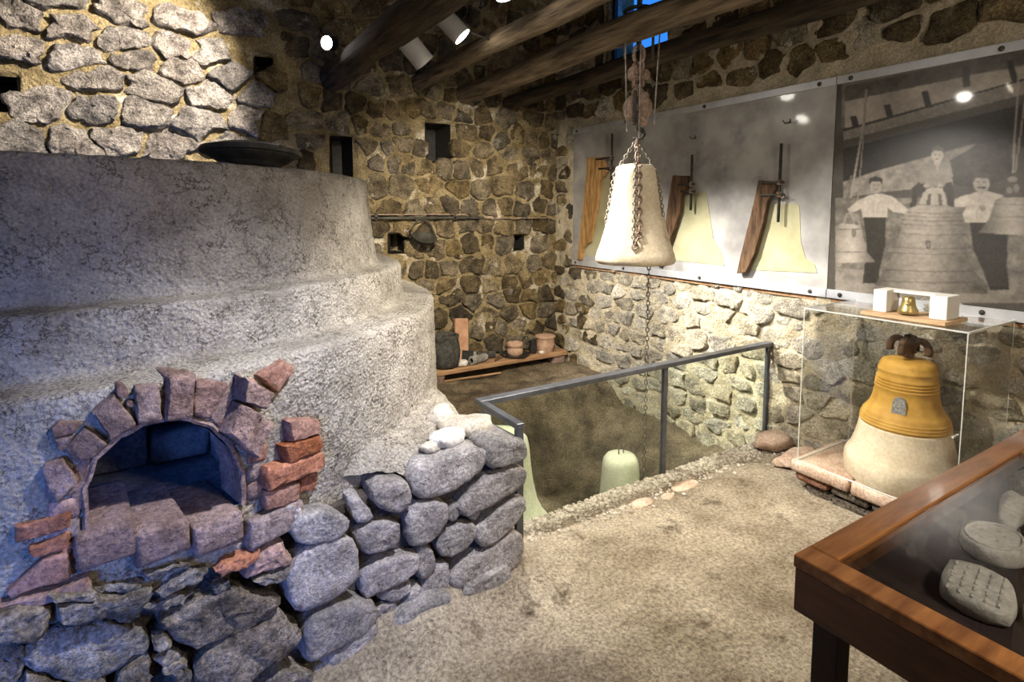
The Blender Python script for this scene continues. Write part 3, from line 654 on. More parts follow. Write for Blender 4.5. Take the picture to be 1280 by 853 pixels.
boulder('loose_stone', (3.70, 2.19, .0), (.42, .15, .07), M['slab'], 'long flat stone on the floor in front of the last railing post', 'stone', 21, 5, 'flat stones beside the brick slab')
boulder('loose_stone', (3.79, 2.42, -.01), (.32, .20, .13), M['slab'], 'thicker buff stone wedged between railing and wall foot', 'stone', 25, 0, 'flat stones beside the brick slab')

# ================================================================== GLASS RAILING
RZ = .745
rail = empty('glass_railing', (2.6, 2.55, 0), 'low dark steel railing with green tinted glass around the pit', 'railing')
YR = 2.585
for (x, y, z0) in ((1.395, 2.195, .10), (2.80, YR, -.05), (3.93, YR, -.05)):
    obj('post', *box2((x-.02, y-.012, z0), (x+.02, y+.012, RZ-.025), .002), M['steel'], rail)
obj('top_rail', *box2((1.38, YR-.03, RZ-.03), (3.955, YR+.03, RZ), .003), M['steel'], rail)
obj('top_rail', *box2((1.375, 2.18, RZ-.03), (1.415, YR-.031, RZ), .003), M['steel'], rail)
for (a, b) in (((1.44, YR-.005, -.04), (2.775, YR+.005, RZ-.032)), ((2.825, YR-.005, -.04), (3.905, YR+.005, RZ-.032)), ((1.39, 2.215, .04), (1.40, YR-.01, RZ-.032))):
    obj('glass_pane', *box2(a, b), M['glass_rail'], rail)

# ================================================================== BELLS IN THE PIT
def pitbell(c, R, H, lab, rods=False):
    e = empty('pit_bell_mould', c, lab, 'bell mould', 'bell moulds standing in the pit')
    prof = [(R, 0), (R*1.0, .02*H), (R*.93, .07*H), (R*.78, .18*H), (R*.67, .32*H), (R*.60, .5*H), (R*.555, .7*H), (R*.53, .86*H), (R*.50, .93*H), (R*.42, .975*H), (R*.25, .995*H), (0, H)]
    obj('mould', *lathe(prof, c, 48, jit=.01), M['pitbell'], e, True)
    if rods:
        for dx in (-.02, .025): obj('rod', *tube([(c[0]+dx, c[1], c[2]+H-.02), (c[0]+dx, c[1], c[2]+H+.07)], .005, 6), M['chain'], e)
    return e
pitbell((1.72, 2.95, -.28), .37, .65, 'tall pale green bell mould in the pit beside the railing corner')
pitbell((2.73, 2.92, -.64), .25, .645, 'smaller pale bell mould in the pit with two rods on top', True)

# ================================================================== BENCH AND WHAT STANDS ON IT
bench = empty('plank_bench', (3.05, 5.22, 0), 'low wooden plank bench on blocks along the back wall', 'bench')
ZP = .145
obj('plank', *box2((1.9, 5.08, .095), (3.90, 5.36, ZP), .006, .003), M['plank'], bench)
for x in (2.20, 3.72): obj('support_block', *box2((x, 5.10, -.06), (x+.15, 5.34, .094), .012, .006), M['brick'], bench, True)
tag(obj('crucible', *lathe([(0, 0), (.11, 0), (.135, .03), (.152, .10), (.155, .18), (.145, .26), (.135, .30), (.142, .32), (.142, .338), (.128, .345), (.115, .33), (.118, .26), (.12, .1), (.0, .06)], (2.40, 5.20, ZP), 40, jit=.02), M['crucible'], None, True), 'big dark graphite crucible pot on the plank bench', 'pot')
m = MB(); R_ = rotm('X', -14) @ rotm('Y', 6); V, F = box((0, 0, .24), (.155, .03, .48), .006, None, .003); V = V @ np.array(R_.to_3x3()).T; m.add(V+np.array((2.60, 5.215, ZP+.005)), F)
tag(m.make('terracotta_tile', M['terracotta']), 'long terracotta tile leaning against the wall behind the crucible', 'tile')
tag(obj('black_shard', *box((2.655, 5.20, ZP+.07), (.12, .02, .14), .003, rotm('Z', -15) @ rotm('Y', 8)), M['black']), 'black square shard standing beside the crucible', 'shard')
boulder('bench_stone', (2.575, 5.135, ZP), (.10, .08, .075), M['rock_pale'], 'pale pebble in front of the leaning terracotta tile', 'stone', 31, 0)
boulder('bench_stone', (2.74, 5.255, ZP), (.13, .10, .115), M['castdark'], 'grey rounded lump next to the lying clay tube', 'stone', 33, 0)
boulder('bench_stone', (2.20, 5.15, ZP), (.10, .10, .13), M['crucible'], 'dark greenish lump at the furnace end of the bench', 'stone', 35, 0)
def lying(name, a, b, r, m, lab, cat, hollow=True):
    a = Vector(a); b = Vector(b); d = b-a; L = d.length; q = d.to_track_quat('Z', 'Y').to_matrix().to_4x4()
    prof = [(r*.6, .0), (r*.6, .02), (r*.6, 0), (r, 0), (r*1.05, .015), (r, .03), (r, L-.02), (r*.9, L), (0, L)]
    return tag(obj(name, *lathe(prof, a, 18, q), m, None, 40), lab, cat)
lying('clay_tube', (2.66, 5.12, ZP+.046), (2.87, 5.19, ZP+.046), .045, M['castdark'], 'short hollow tube lying at the front edge of the bench', 'tube')
lying('clay_tube', (2.83, 5.30, ZP+.042), (3.02, 5.25, ZP+.042), .04, M['crucible'], 'dark tube lying behind the other tube on the bench', 'tube')
for i, (x, y, l, rz, lab) in enumerate(((3.02, 5.16, .2, 35, 'thin dark tool lying aslant on the middle of the bench'), (3.07, 5.22, .18, 20, 'short dark chisel beside the thin tool on the bench'), (3.18, 5.12, .17, -25, 'rusty flat file near the saucer on the bench'))):
    e = empty('hand_tool', (x, y, ZP), lab, 'tool', 'hand tools on the bench'); c, s = math.cos(math.radians(rz)), math.sin(math.radians(rz))
    obj('handle', *tube([(x-l/2*c, y-l/2*s, ZP+.014), (x-.01*c, y-.01*s, ZP+.014)], [.010, .013], 8), M['oak_dark'], e); obj('blade', *box((x+l*.25*c, y+l*.25*s, ZP+.012), (l*.5, .018, .008), .002, rotm('Z', rz)), M['rust'], e)
tag(obj('saucer', *lathe([(0, 0), (.12, 0), (.16, .022), (.165, .032), (.155, .03), (.12, .012), (0, .01)], (3.25, 5.20, ZP), 36), M['black'], None, True), 'wide black saucer carrying the small clay pot', 'saucer')
tag(obj('clay_pot', *lathe([(0, 0), (.075, 0), (.09, .03), (.09, .07), (.075, .085), (.08, .10), (.092, .105), (.09, .14), (.078, .145), (.06, .12), (0, .10)], (3.25, 5.20, ZP+.012), 32, jit=.03), M['clay'], None, True), 'small stepped clay pot standing in the black saucer', 'pot')
tag(obj('black_cup', *lathe([(0, 0), (.042, 0), (.044, .13), (.046, .15), (.038, .15), (.036, .03), (0, .02)], (3.49, 5.20, ZP), 24), M['black'], None, 40), 'narrow black cup between the two clay pots', 'cup')
tag(obj('clay_pot', *lathe([(0, 0), (.085, 0), (.10, .03), (.108, .09), (.105, .15), (.11, .165), (.118, .17), (.118, .185), (.10, .19), (.02, .20), (0, .20)], (3.66, 5.20, ZP), 32, jit=.02, seed=4), M['clay'], None, 50), 'lidded pinkish clay pot at the far end of the bench', 'pot')
boulder('bench_stone', (3.57, 5.14, ZP), (.07, .05, .03), M['rock_pale'], 'flat chip lying between black cup and lidded pot', 'stone', 37, 0)
tag(obj('wooden_rod', *tube([(2.28, 5.16, .012), (2.98, 5.06, .03)], .011, 8), M['plank']), 'thin wooden rod lying on the ground under the bench', 'rod')

# iron bar and iron hook on the back wall
b = empty('iron_rail', (2.8, YB-.07, 1.68), 'long thin iron bar fixed level across the back wall', 'rail')
obj('bar', *box2((1.55, YB-.10, 1.675), (2.95, YB-.075, 1.70), .003), M['iron'], b); obj('bar', *box2((1.55, YB-.095, 1.715), (2.75, YB-.08, 1.727), .002), M['rust'], b)
obj('bar', *box2((2.96, YB-.095, 1.672), (3.85, YB-.08, 1.685), .002), M['rust'], b)
for x in (1.75, 2.6, 3.5): obj('cleat', *box2((x-.015, YB-.10, 1.665), (x+.015, YB+.01, 1.735), .003), M['iron'], b)
k = empty('iron_ladle', (2.20, YB-.08, 1.42), 'dark iron ladle bowl hanging under the iron bar', 'ladle')
obj('bowl', *lathe([(0, 0), (.06, .005), (.10, .03), (.125, .07), (.13, .075), (.12, .075), (.09, .035), (0, .015)], (2.22, YB-.15, 1.43), 32, rotm('X', 25)), M['iron'], k, True)
obj('bail', *tube([(2.22+.125*math.cos(a), YB-.12, 1.50+.17*math.sin(a)) for a in np.linspace(0, math.pi, 16)], .007, 6), M['iron'], k, True)

# ================================================================== DISPLAY PANELS ON THE RIGHT WALL
PB, PT, PX = 1.15, 2.665, 3.93
def pl(pts): return [on_x(x, y, PX-.012) for x, y in pts]
def c3(P): return [(700+x/2.844, 60+y/2.844) for x, y in P]
def plate(name, pts, x0, x1, m, parent, bev=0.0, jit=0, smooth=False):
    Q = np.array([on_x(x, y, x0) for x, y in pts])[:, 1:]; area = (Q[:, 0]*np.roll(Q[:, 1], -1)-Q[:, 1]*np.roll(Q[:, 0], -1)).sum()
    if area > 0: Q = Q[::-1]
    n = len(Q); c = Q.mean(0); V = [(x1, *q) for q in Q]
    if bev:
        V += [(x0+bev, *q) for q in Q]+[(x0, *(c+(q-c)*(1-bev/max(np.hypot(*(q-c)), .03)))) for q in Q]; L = 3
    else: V += [(x0, *q) for q in Q]; L = 2
    F = [(k*n+i, k*n+(i+1) % n, (k+1)*n+(i+1) % n, (k+1)*n+i) for k in range(L-1) for i in range(n)]+[tuple((L-1)*n+i for i in range(n)), tuple(range(n))[::-1]]
    return obj(name, V, F, m, parent, smooth)
dp = empty('template_display', (PX, 3.6, PB), 'grey frosted panel with bell templates, between the corner and the old photograph', 'panel')
YD = 2.155
obj('sheet', *box2((PX, YD+.002, PB), (PX+.012, 5.05, PT)), M['acrylic'], dp)
obj('frame_strip', *box2((PX-.012, YD+.002, PT-.055), (PX-.001, 5.05, PT), .002), M['alu'], dp)
obj('frame_strip', *box2((PX-.012, YD+.002, PB), (PX-.001, 5.05, PB+.06), .002), M['alu'], dp)
obj('backing_batten', *box2((PX+.013, YD+.02, PB-.03), (XR+.02, 5.03, PB+.03)), M['plank'], dp)
obj('backing_batten', *box2((PX+.013, YD+.02, PT-.08), (XR+.02, 5.03, PT-.02)), M['plank'], dp)
bolt = lathe([(0, .012), (.012, .009), (.016, 0)], (0, 0, 0), 10, rotm('Y', -90))
for y in (2.27, 3.25, 4.2, 4.98):
    for z in (PT-.03, PB+.03): obj('bolt', bolt[0]+np.array((PX-.013, y, z)), bolt[1], M['iron'], dp, True)
SIL = [[(130, 455), (200, 440), (212, 560), (225, 640), (262, 700), (272, 742), (75, 738), (95, 690), (120, 560)], [(432, 530), (500, 508), (520, 512), (528, 570), (545, 680), (573, 722), (585, 774), (340, 748), (372, 690), (405, 640)],
       [(735, 565), (750, 556), (840, 553), (851, 565), (856, 690), (872, 745), (905, 770), (914, 800), (650, 788), (690, 730), (718, 640)]]
for P in SIL: plate('bell_silhouette', c3(P), PX-.004, PX-.0005, M['silhouette'], dp)
for (x, y) in ((477, 318), (812, 262)):       # little coat hooks
    q = on_x(700+x/2.844, 60+y/2.844, PX-.02); m = MB()
    for s in (-1, 1): m.add(*tube([(PX-.001, q[1]+s*.004, q[2]), (PX-.03, q[1]+s*.02, q[2]-.012), (PX-.045, q[1]+s*.03, q[2]+.012)], .005, 6))
    m.make('wall_hook', M['iron'], dp)
TPL = [([(97, 390), (152, 388), (162, 440), (140, 475), (130, 560), (104, 690), (80, 712), (70, 755), (60, 748), (75, 620), (90, 480)], M['oak'], (185, 305, 180, 575), ((130, 188, 396), (138, 190, 430)), 'honey coloured bell template board at the corner end of the panel'),
       ([(400, 453), (452, 455), (450, 498), (430, 522), (425, 580), (396, 670), (375, 730), (350, 775), (338, 770), (352, 690), (372, 630), (385, 540)], M['oak_dark'], (470, 380, 466, 577), ((420, 477, 487), (430, 480, 511)), 'dark bell template board half hidden behind the hanging bell'),
       ([(705, 470), (764, 476), (766, 502), (738, 540), (722, 620), (690, 732), (658, 800), (628, 802), (640, 745), (665, 640), (690, 540)], M['oak_dark'], (787, 340, 787, 620), ((718, 796, 481), (712, 799, 524)), 'brown bell template board nearest to the old photograph')]
for i, (P, m_, (rx0, ry0, rx1, ry1), brs, lab) in enumerate(TPL):
    q = np.array([on_x(*p, PX-.03) for p in c3(P)]); e = empty('bell_template', (PX-.03, q[:, 1].mean(), q[:, 2].min()), lab, 'template', 'bell templates on the panel')
    plate('profile_board', c3(P), PX-.055, PX-.014, m_, e, .006)
    a, b_ = on_x(*c3([(rx0, ry0)])[0], PX-.05), on_x(*c3([(rx1, ry1)])[0], PX-.05)
    obj('spindle', *tube([a, (a[0], a[1], b_[2])], .011, 10), M['iron'], e, True)
    for (x0, x1, y) in brs:
        s, t = on_x(*c3([(x0, y)])[0], PX-.06), on_x(*c3([(x1, y)])[0], PX-.06)
        obj('bracket', *tube([(PX-.06, s[1], s[2]), (PX-.06, t[1], s[2])], .010, 8), M['iron'], e, True)
        obj('nut', *lathe([(0, -.018), (.022, -.018), (.022, .018), (0, .018)], (PX-.05, a[1], s[2]), 6), M['rust'], e)
# ---- the old photograph: painted as a print on its own sheet
PH0, PH1 = 1.03, YD-.004            # y range (PH1 at the panel seam)
step = .0042
ny = int((PH1-PH0)/step); nz = int((PT-PB)/step)
Yg = np.linspace(PH1, PH0, ny); Zg = np.linspace(PT, PB, nz); GY, GZ = np.meshgrid(Yg, Zg)
img = np.full(GY.shape, .16); rs = np.random.RandomState(3)
def fbm(sc, oct=4, seed=0):
    out = np.zeros(GY.shape); a = 1; tot = 0
    for o in range(oct):
        r_ = np.random.RandomState(seed+o); s = sc*2**o; h, w = int(2+(PT-PB)*s)+2, int(2+(PH1-PH0)*s)+2; g = r_.rand(h, w)
        fy = (PT-GZ)*s; fx = (PH1-GY)*s; i = fy.astype(int); j = fx.astype(int); u = fx-j; v = fy-i; u = u*u*(3-2*u); v = v*v*(3-2*v)
        out += a*((g[i, j]*(1-u)+g[i, j+1]*u)*(1-v)+(g[i+1, j]*(1-u)+g[i+1, j+1]*u)*v); tot += a; a *= .55
    return out/tot
def c4(P): return [(1020+x/2.508, 60+y/2.508) for x, y in P]
def yz(P): return np.array([on_x(x, y, PX-.003)[1:] for x, y in c4(P)])
def mask(P):
    Q = yz(P); ins = np.zeros(GY.shape, bool); n = len(Q)
    for i in range(n):
        (y1, z1), (y2, z2) = Q[i], Q[i-1]
        if abs(z1-z2) < 1e-9: continue
        ins ^= ((z1 > GZ) != (z2 > GZ)) & (GY < (y2-y1)*(GZ-z1)/(z2-z1)+y1)
    return ins
def ell(x, y, rx, ry): return mask([(x+rx*math.cos(a), y+ry*math.sin(a)) for a in np.linspace(0, 6.283, 25)[:-1]])
def paint(mk, v): img[mk] = (v[mk] if hasattr(v, 'shape') else v)
n_a, n_b, n_c = fbm(6, 4, 1), fbm(25, 4, 9), fbm(60, 3, 20)
E_ = 760                                      # how far right (crop px) the print goes on
paint(np.ones(GY.shape, bool), .12+.10*n_a)
paint(mask([(80, 60), (E_, -90), (E_, 60), (80, 250)]), .22+.25*n_b)
paint(mask([(90, 165), (440, 90), (600, 68), (E_, 30), (E_, 90), (90, 252)]), .40+.28*n_a)
paint(mask([(90, 118), (600, 10), (E_, -25), (E_, 28), (90, 168)]), .14+.18*n_b)
paint(mask([(85, 100), (600, -10), (E_, -50), (E_, -25), (600, 12), (85, 122)]), .30+.1*n_b)
for (x, y) in ((330, 138), (212, 180), (106, 215), (596, 40)): paint(mask([(x, y), (x+20, y-3), (x+38, y+64), (x+18, y+68)]), .10)
paint(mask([(458, 60), (482, 55), (482, 120), (460, 125)]), .16)
paint(mask([(85, 262), (560, 130), (E_, 75), (E_, 120), (85, 292)]), .36+.10*n_c)
paint(mask([(85, 290), (E_, 118), (E_, 150), (85, 318)]), .20)
paint(mask([(85, 255), (E_, 66), (E_, 72), (85, 262)]), .10)
paint(mask([(85, 316), (E_, 148), (E_, 330), (600, 300), (480, 300), (190, 390), (85, 420)]), .05+.05*n_b)
paint(mask([(85, 420), (190, 385), (500, 300), (480, 320), (430, 345), (430, 430), (230, 450), (85, 470)]), .22+.36*n_b)
paint(mask([(420, 352), (500, 310), (600, 285), (620, 400), (520, 440), (430, 430)]), .05+.16*n_b)
rows = .5+.5*np.sin((GZ*62)+6*n_a); paint(mask([(60, 470), (E_, 470), (E_, 800), (60, 800)]), .18+.18*n_b+.12*rows*n_c)
paint(mask([(60, 690), (E_, 750), (E_, 800), (60, 800)]), .30+.15*n_b)
def line(P, w, v, mul=None):
    for (x1, y1), (x2, y2) in zip(P[:-1], P[1:]):
        L_ = math.hypot(x2-x1, y2-y1); nx, ny_ = -(y2-y1)/L_*w/2, (x2-x1)/L_*w/2; mk_ = mask([(x1+nx, y1+ny_), (x2+nx, y2+ny_), (x2-nx, y2-ny_), (x1-nx, y1-ny_)]); paint(mk_, img*mul if mul else v)
line([(158, 130), (145, 260), (108, 470)], 7, .48); line([(160, 130), (150, 260), (130, 480)], 4, .40); line([(110, 400), (98, 500)], 7, .3)
# figure at the left bell
paint(mask([(148, 530), (218, 530), (216, 620), (200, 690), (194, 738), (145, 738), (160, 620)]), .085+.05*n_b)
sh = .50+.22*n_a+.14*(n_b-.5); paint(mask([(132, 478), (170, 460), (205, 456), (240, 466), (288, 505), (280, 520), (240, 514), (222, 498), (224, 531), (146, 532), (140, 505), (105, 520), (98, 505)]), sh)
line([(182, 470), (178, 528)], 3, .5); line([(225, 480), (222, 528)], 3, .5)
paint(ell(187, 432, 18, 25), .46); paint(mask([(167, 430), (166, 410), (186, 402), (207, 410), (206, 428), (200, 418), (175, 418)]), .09); line([(178, 430), (184, 430)], 3, .2); line([(192, 430), (198, 430)], 3, .2); line([(182, 444), (194, 444)], 3, .28)
# big bell with lathe shading
def bellshade(xc, hw, lo, hi, li=-.25):
    P = np.array([on_x(*c4([(xc-hw, 620)])[0], PX-.003)[1], on_x(*c4([(xc+hw, 620)])[0], PX-.003)[1]]); t = (GY-P.mean())/((P[0]-P[1])/2)
    return lo+(hi-lo)*np.exp(-((t-li*-1)/.75)**2)
bs = bellshade(365, 140, .20, .52, -.2)+.10*(n_b-.5)+.05*(n_c-.5)
paint(mask([(288, 505), (300, 494), (440, 494), (456, 506), (464, 600), (478, 660), (500, 705), (538, 742), (536, 772), (400, 768), (184, 745), (196, 722), (236, 660), (262, 585), (274, 525)]), bs)
for y, d in ((518, .1), (530, .1), (542, .1), (556, .1), (585, .12), (628, .1), (646, .1), (700, .12), (735, .2)):
    w_ = 3 if y < 700 else 4; k_ = max(0, (y-500))*.30; line([(280-k_*1.05, y-4), (365, y+2), (456+k_*.62, y-1)], w_, .24, .72)
paint(mask([(344, 605), (358, 605), (358, 628), (344, 628)]), .22); paint(mask([(347, 609), (355, 609), (355, 624), (347, 624)]), .42)
# child seated on the bell crown
paint(mask([(322, 492), (338, 445), (366, 436), (402, 440), (410, 492)]), .52); paint(mask([(344, 492), (352, 458), (362, 458), (358, 492)]), .22); paint(mask([(384, 492), (382, 458), (392, 458), (396, 492)]), .24)
paint(mask([(300, 440), (322, 422), (348, 424), (342, 450), (318, 462), (314, 495), (296, 502), (290, 494), (300, 480)]), .11); paint(mask([(402, 424), (424, 420), (432, 450), (432, 500), (412, 494), (410, 460), (396, 446)]), .12)
paint(mask([(320, 415), (332, 378), (362, 356), (398, 354), (422, 368), (430, 402), (408, 422), (400, 436), (352, 436), (344, 424), (326, 426)]), .34+.14*n_b); paint(mask([(368, 358), (392, 358), (380, 385)]), .55); paint(ell(345, 432, 9, 6), .5); paint(ell(388, 432, 9, 6), .5)
paint(ell(380, 336, 19, 24), .62); paint(mask([(360, 330), (364, 312), (382, 306), (400, 314), (402, 330), (392, 322), (370, 322)]), .20); line([(371, 335), (376, 335)], 3, .25); line([(385, 335), (390, 335)], 3, .25); line([(375, 348), (386, 348)], 3, .32)
# figure at the right bell
paint(mask([(482, 545), (545, 538), (600, 585), (598, 690), (606, 758), (545, 760), (520, 690), (492, 630)]), .075+.04*n_b)
paint(mask([(432, 478), (452, 466), (492, 455), (512, 448), (545, 450), (588, 462), (570, 505), (556, 525), (532, 547), (468, 548), (458, 520), (474, 498), (436, 500)]), .46+.22*n_a+.14*(n_b-.5)); line([(515, 455), (500, 545)], 3, .45); line([(470, 500), (520, 492), (528, 510)], 12, .52); paint(ell(522, 502, 10, 10), .38)
paint(ell(518, 424, 26, 32), .44); paint(mask([(490, 425), (490, 400), (512, 388), (540, 392), (548, 415), (546, 428), (538, 408), (500, 408)]), .16); line([(504, 438), (532, 438)], 6, .13); line([(503, 421), (511, 421)], 3, .15); line([(524, 421), (533, 421)], 3, .15); line([(517, 424), (515, 433)], 3, .34)
# right and left bells in the print
line([(634, 95), (616, 392)], 7, .50); line([(655, 165), (624, 390)], 6, .48)
paint(mask([(585, 470), (592, 430), (612, 396), (632, 400), (646, 440), (640, 470)]), .20); paint(ell(606, 446, 9, 12), .36); paint(ell(628, 440, 9, 14), .36); paint(ell(616, 412, 16, 9), .42)
bs2 = bellshade(630, 80, .22, .50, -.25)+.1*(n_b-.5)
paint(mask([(562, 478), (580, 468), (690, 468), (706, 480), (716, 540), (752, 585), (640, 588), (508, 580), (540, 540)]), bs2); line([(556, 490), (704, 492)], 3, .22, .75); line([(548, 530), (712, 530)], 3, .24, .75)
bs3 = bellshade(105, 60, .28, .58, .1)+.1*(n_b-.5); paint(mask([(60, 560), (80, 550), (140, 555), (152, 610), (160, 640), (186, 672), (60, 675)]), bs3); line([(60, 570), (142, 568)], 3, .28); line([(60, 640), (160, 640)], 3, .3)
line([(88, 552), (95, 520), (112, 520), (118, 552)], 6, .45); line([(118, 552), (126, 522), (138, 556)], 6, .42); paint(ell(118, 580, 8, 14), .34)
paint(mask([(608, 790), (652, 720), (E_, 700), (E_, 800)]), .24+.1*n_b)
img = img*(.86+.28*n_c)
for _ in range(1): img = (img+np.roll(img, 1, 0)+np.roll(img, -1, 0)+np.roll(img, 1, 1)+np.roll(img, -1, 1))/5
img = np.clip(img+.06*(rs.rand(*img.shape)-.5), .02, .95)
lin = (.015+.86*img)**1.65
rgb = np.stack([lin*1.0, lin*.90, lin*.78, np.ones_like(lin)], -1)
mp = bpy.data.materials.new('sepia_print'); mp.use_nodes = True; nt = mp.node_tree; at = nt.nodes.new('ShaderNodeVertexColor'); at.layer_name = 'print'
pb = nt.nodes['Principled BSDF']; nt.links.new(at.outputs[0], pb.inputs['Base Color']); pb.inputs['Roughness'].default_value = .3; pb.inputs['Coat Weight'].default_value = .6; pb.inputs['Coat Roughness'].default_value = .05
ph = empty('wall_photograph', (PX, (PH0+PH1)/2, PB), 'large sepia photograph of bell founders with bells mounted on the wall', 'photograph')
Vp = np.stack([np.full(GY.size, PX-.001), GY.ravel(), GZ.ravel()], 1); idx = np.arange(GY.size).reshape(GY.shape)
Fp = np.stack([idx[:-1, :-1], idx[1:, :-1], idx[1:, 1:], idx[:-1, 1:]], -1).reshape(-1, 4)
me = bpy.data.meshes.new('print'); me.vertices.add(len(Vp)); me.vertices.foreach_set('co', (Vp-np.array(ph['wl'])).ravel())
me.loops.add(Fp.size); me.loops.foreach_set('vertex_index', Fp.ravel().astype(np.int32)); me.polygons.add(len(Fp)); me.polygons.foreach_set('loop_start', np.arange(0, Fp.size, 4, dtype=np.int32)); me.update(calc_edges=True)
ca = me.color_attributes.new('print', 'FLOAT_COLOR', 'POINT'); ca.data.foreach_set('color', rgb.reshape(-1)); me.materials.append(mp)
po = bpy.data.objects.new('print', me); COL.objects.link(po); po.parent = ph
obj('backing_sheet', *box2((PX, PH0, PB), (PX+.012, PH1, PT)), M['acrylic'], ph)
obj('frame_strip', *box2((PX-.012, PH0, PT-.055), (PX-.002, PH1, PT), .002), M['alu'], ph)
obj('frame_strip', *box2((PX-.012, PH0, PB), (PX-.002, PH1, PB+.06), .002), M['alu'], ph)
obj('backing_batten', *box2((PX+.013, PH0+.02, PB-.03), (XR+.02, PH1-.02, PB+.03)), M['plank'], ph)
for y in (2.06, 1.27):
    for z in (PT-.03, PB+.03): obj('bolt', bolt[0]+np.array((PX-.013, y, z)), bolt[1], M['iron'], ph, True)

# ================================================================== HANGING BELL MOULD AND ITS HOIST
HX, HY = 2.826, 2.915
hb = empty('hanging_bell_mould', (HX, HY, 1.385), 'cream clay bell mould hanging on chains in front of the grey panel', 'bell mould')
obj('mould', *lathe([(0, .05), (.20, .0), (.262, .0), (.276, .012), (.279, .035), (.270, .075), (.240, .15), (.212, .25), (.190, .36), (.170, .48), (.150, .60), (.140, .655), (.128, .680), (.10, .692), (0, .695)], (HX, HY, 1.385), 64, jit=.018), M['mould'], hb, 60)
def links(path, L, w, r):
    P = [np.array(p, float) for p in path]; seg = [np.linalg.norm(b-a) for a, b in zip(P[:-1], P[1:])]; tot = sum(seg); n = max(2, int(tot/(L*.8))); mb = MB()
    def at(d):
        for a, b, s in zip(P[:-1], P[1:], seg):
            if d <= s+1e-9: return a+(b-a)*d/s, (b-a)/s
            d -= s
        return P[-1], (P[-1]-P[-2])/seg[-1]
    for i in range(n):
        c, t = at((i+.5)*tot/n); t = Vector(t); u = t.orthogonal().normalized(); v = t.cross(u)
        if i % 2: u, v = v, u
        pts = [Vector(c)+t*(L*.5*math.cos(a))+u*(w*.5*math.sin(a)) for a in np.linspace(0, 2*math.pi, 9)[:-1]]
        mb.add(*tube(pts, r, 5, False, True))
    return np.vstack(mb.V), mb.F
TOPZ = 2.08
def onbell(ang, z):   # a point just outside the mould
    zs = [0.0, .035, .075, .15, .25, .36, .48, .60, .655, .695]; rr = [.262, .279, .270, .240, .212, .190, .170, .150, .140, .10]; R = np.interp(z-1.385, zs, rr)+.010
    return (HX+R*math.cos(ang), HY+R*math.sin(ang), z)
cam_a = math.atan2(-HY, -HX)                 # towards the viewer
HOOK = (HX, HY, 2.255)
for (a, z1, L) in ((cam_a-.05, 1.50, .035), (cam_a+1.15, 1.72, .032), (cam_a-1.35, 1.62, .032)):
    path = [HOOK, onbell(a, 2.085)]+[onbell(a, z) for z in np.arange(2.02, z1, -.06)]
    obj('chain', *links(path, L, L*.62, .0042), M['chain'], hb, True)
obj('chain', *links([HOOK, onbell(cam_a+.1, 2.09)]+[onbell(cam_a+.12, z) for z in np.arange(2.02, 1.55, -.06)]+[onbell(cam_a-.03, 1.50)], .05, .036, .006), M['rust'], hb, True)
ch = tag(obj('loose_chain', *links([(HX+.10, HY-.04, 1.40), (HX+.095, HY-.04, .2), (HX+.09, HY-.04, -.5)], .04, .024, .004), M['chain'], None, True), 'long thin chain dangling from the hanging bell into the pit', 'chain')
ho = empty('chain_hoist', (HX, HY, 2.25), 'rusty pulley hoist hanging from the roof beam above the cream bell', 'hoist')
obj('beam_ring', *tube([(HX+.10*math.cos(a), HY+.10*math.sin(a), 3.115) for a in np.linspace(0, 2*math.pi, 20)[:-1]], .013, 8, False, True), M['iron'], ho, True)
for s in (-1, 1): obj('hanger_strap', *tube([(HX+s*.10*RT[0], HY+s*.10*RT[1], 3.115), (HX+s*.095*RT[0], HY+s*.095*RT[1], 2.80)], .011, 6), M['iron'], ho)
obj('suspension_bolt', *tube([(HX, HY, 3.20), (HX, HY, 2.86)], .018, 8), M['iron'], ho)
obj('shackle', *tube([(HX+.035*math.cos(a)*RT[0], HY+.035*math.cos(a)*RT[1], 2.83+.06*math.sin(a)) for a in np.linspace(0, 2*math.pi, 16)[:-1]], .014, 8, False, True), M['rust'], ho, True)
FQ = Vector((-math.sin(YAW), -math.cos(YAW), 0))
def disc(c, r, w, m, name, par):
    q = FQ.to_track_quat('Z', 'Y').to_matrix().to_4x4()
    return obj(name, *lathe([(0, -w/2), (r*.85, -w/2), (r, -w/2+.006), (r*.9, 0), (r, w/2-.006), (r*.85, w/2), (r*.3, w/2), (r*.28, w/2+.014), (0, w/2+.014)], c, 28, q), m, par, 30)
disc((HX-.02, HY+.01, 2.70), .055, .05, M['rust'], 'upper_sheave', ho); disc((HX+.035, HY-.02, 2.69), .04, .04, M['rust'], 'upper_sheave', ho)
for s in (-1, 1): obj('upper_cheek', *box((HX+s*.03*RT[0], HY+s*.03*RT[1], 2.69), (.02, .06, .17), .008, rotm('Z', -31.7)), M['rust'], ho, True)
obj('swivel', *lathe([(0, 0), (.03, 0), (.045, .02), (.045, .05), (.03, .07), (.03, .09), (0, .1)], (HX, HY, 2.53), 20), M['rust'], ho, True)
disc((HX, HY, 2.465), .10, .055, M['rust'], 'main_sheave', ho)
obj('cheek_plate', *box((HX+.03*RT[0]-.03*FW[0], HY+.03*RT[1]-.03*FW[1], 2.455), (.075, .02, .23), .012, rotm('Z', -31.7)), M['rust'], ho, True)
obj('cheek_strap', *box((HX-.03*RT[0]-.045*FW[0], HY-.03*RT[1]-.045*FW[1], 2.46), (.022, .015, .24), .004, rotm('Z', -31.7)), M['iron'], ho, True)
obj('hook', *tube([(HX+RT[0]*x, HY+RT[1]*x, z) for x, z in ((0, 2.36), (0, 2.33), (.035, 2.315), (.05, 2.285), (.03, 2.258), (0, 2.252), (-.03, 2.265))], [.018, .018, .016, .014, .012, .010, .006], 10), M['iron'], ho, True)
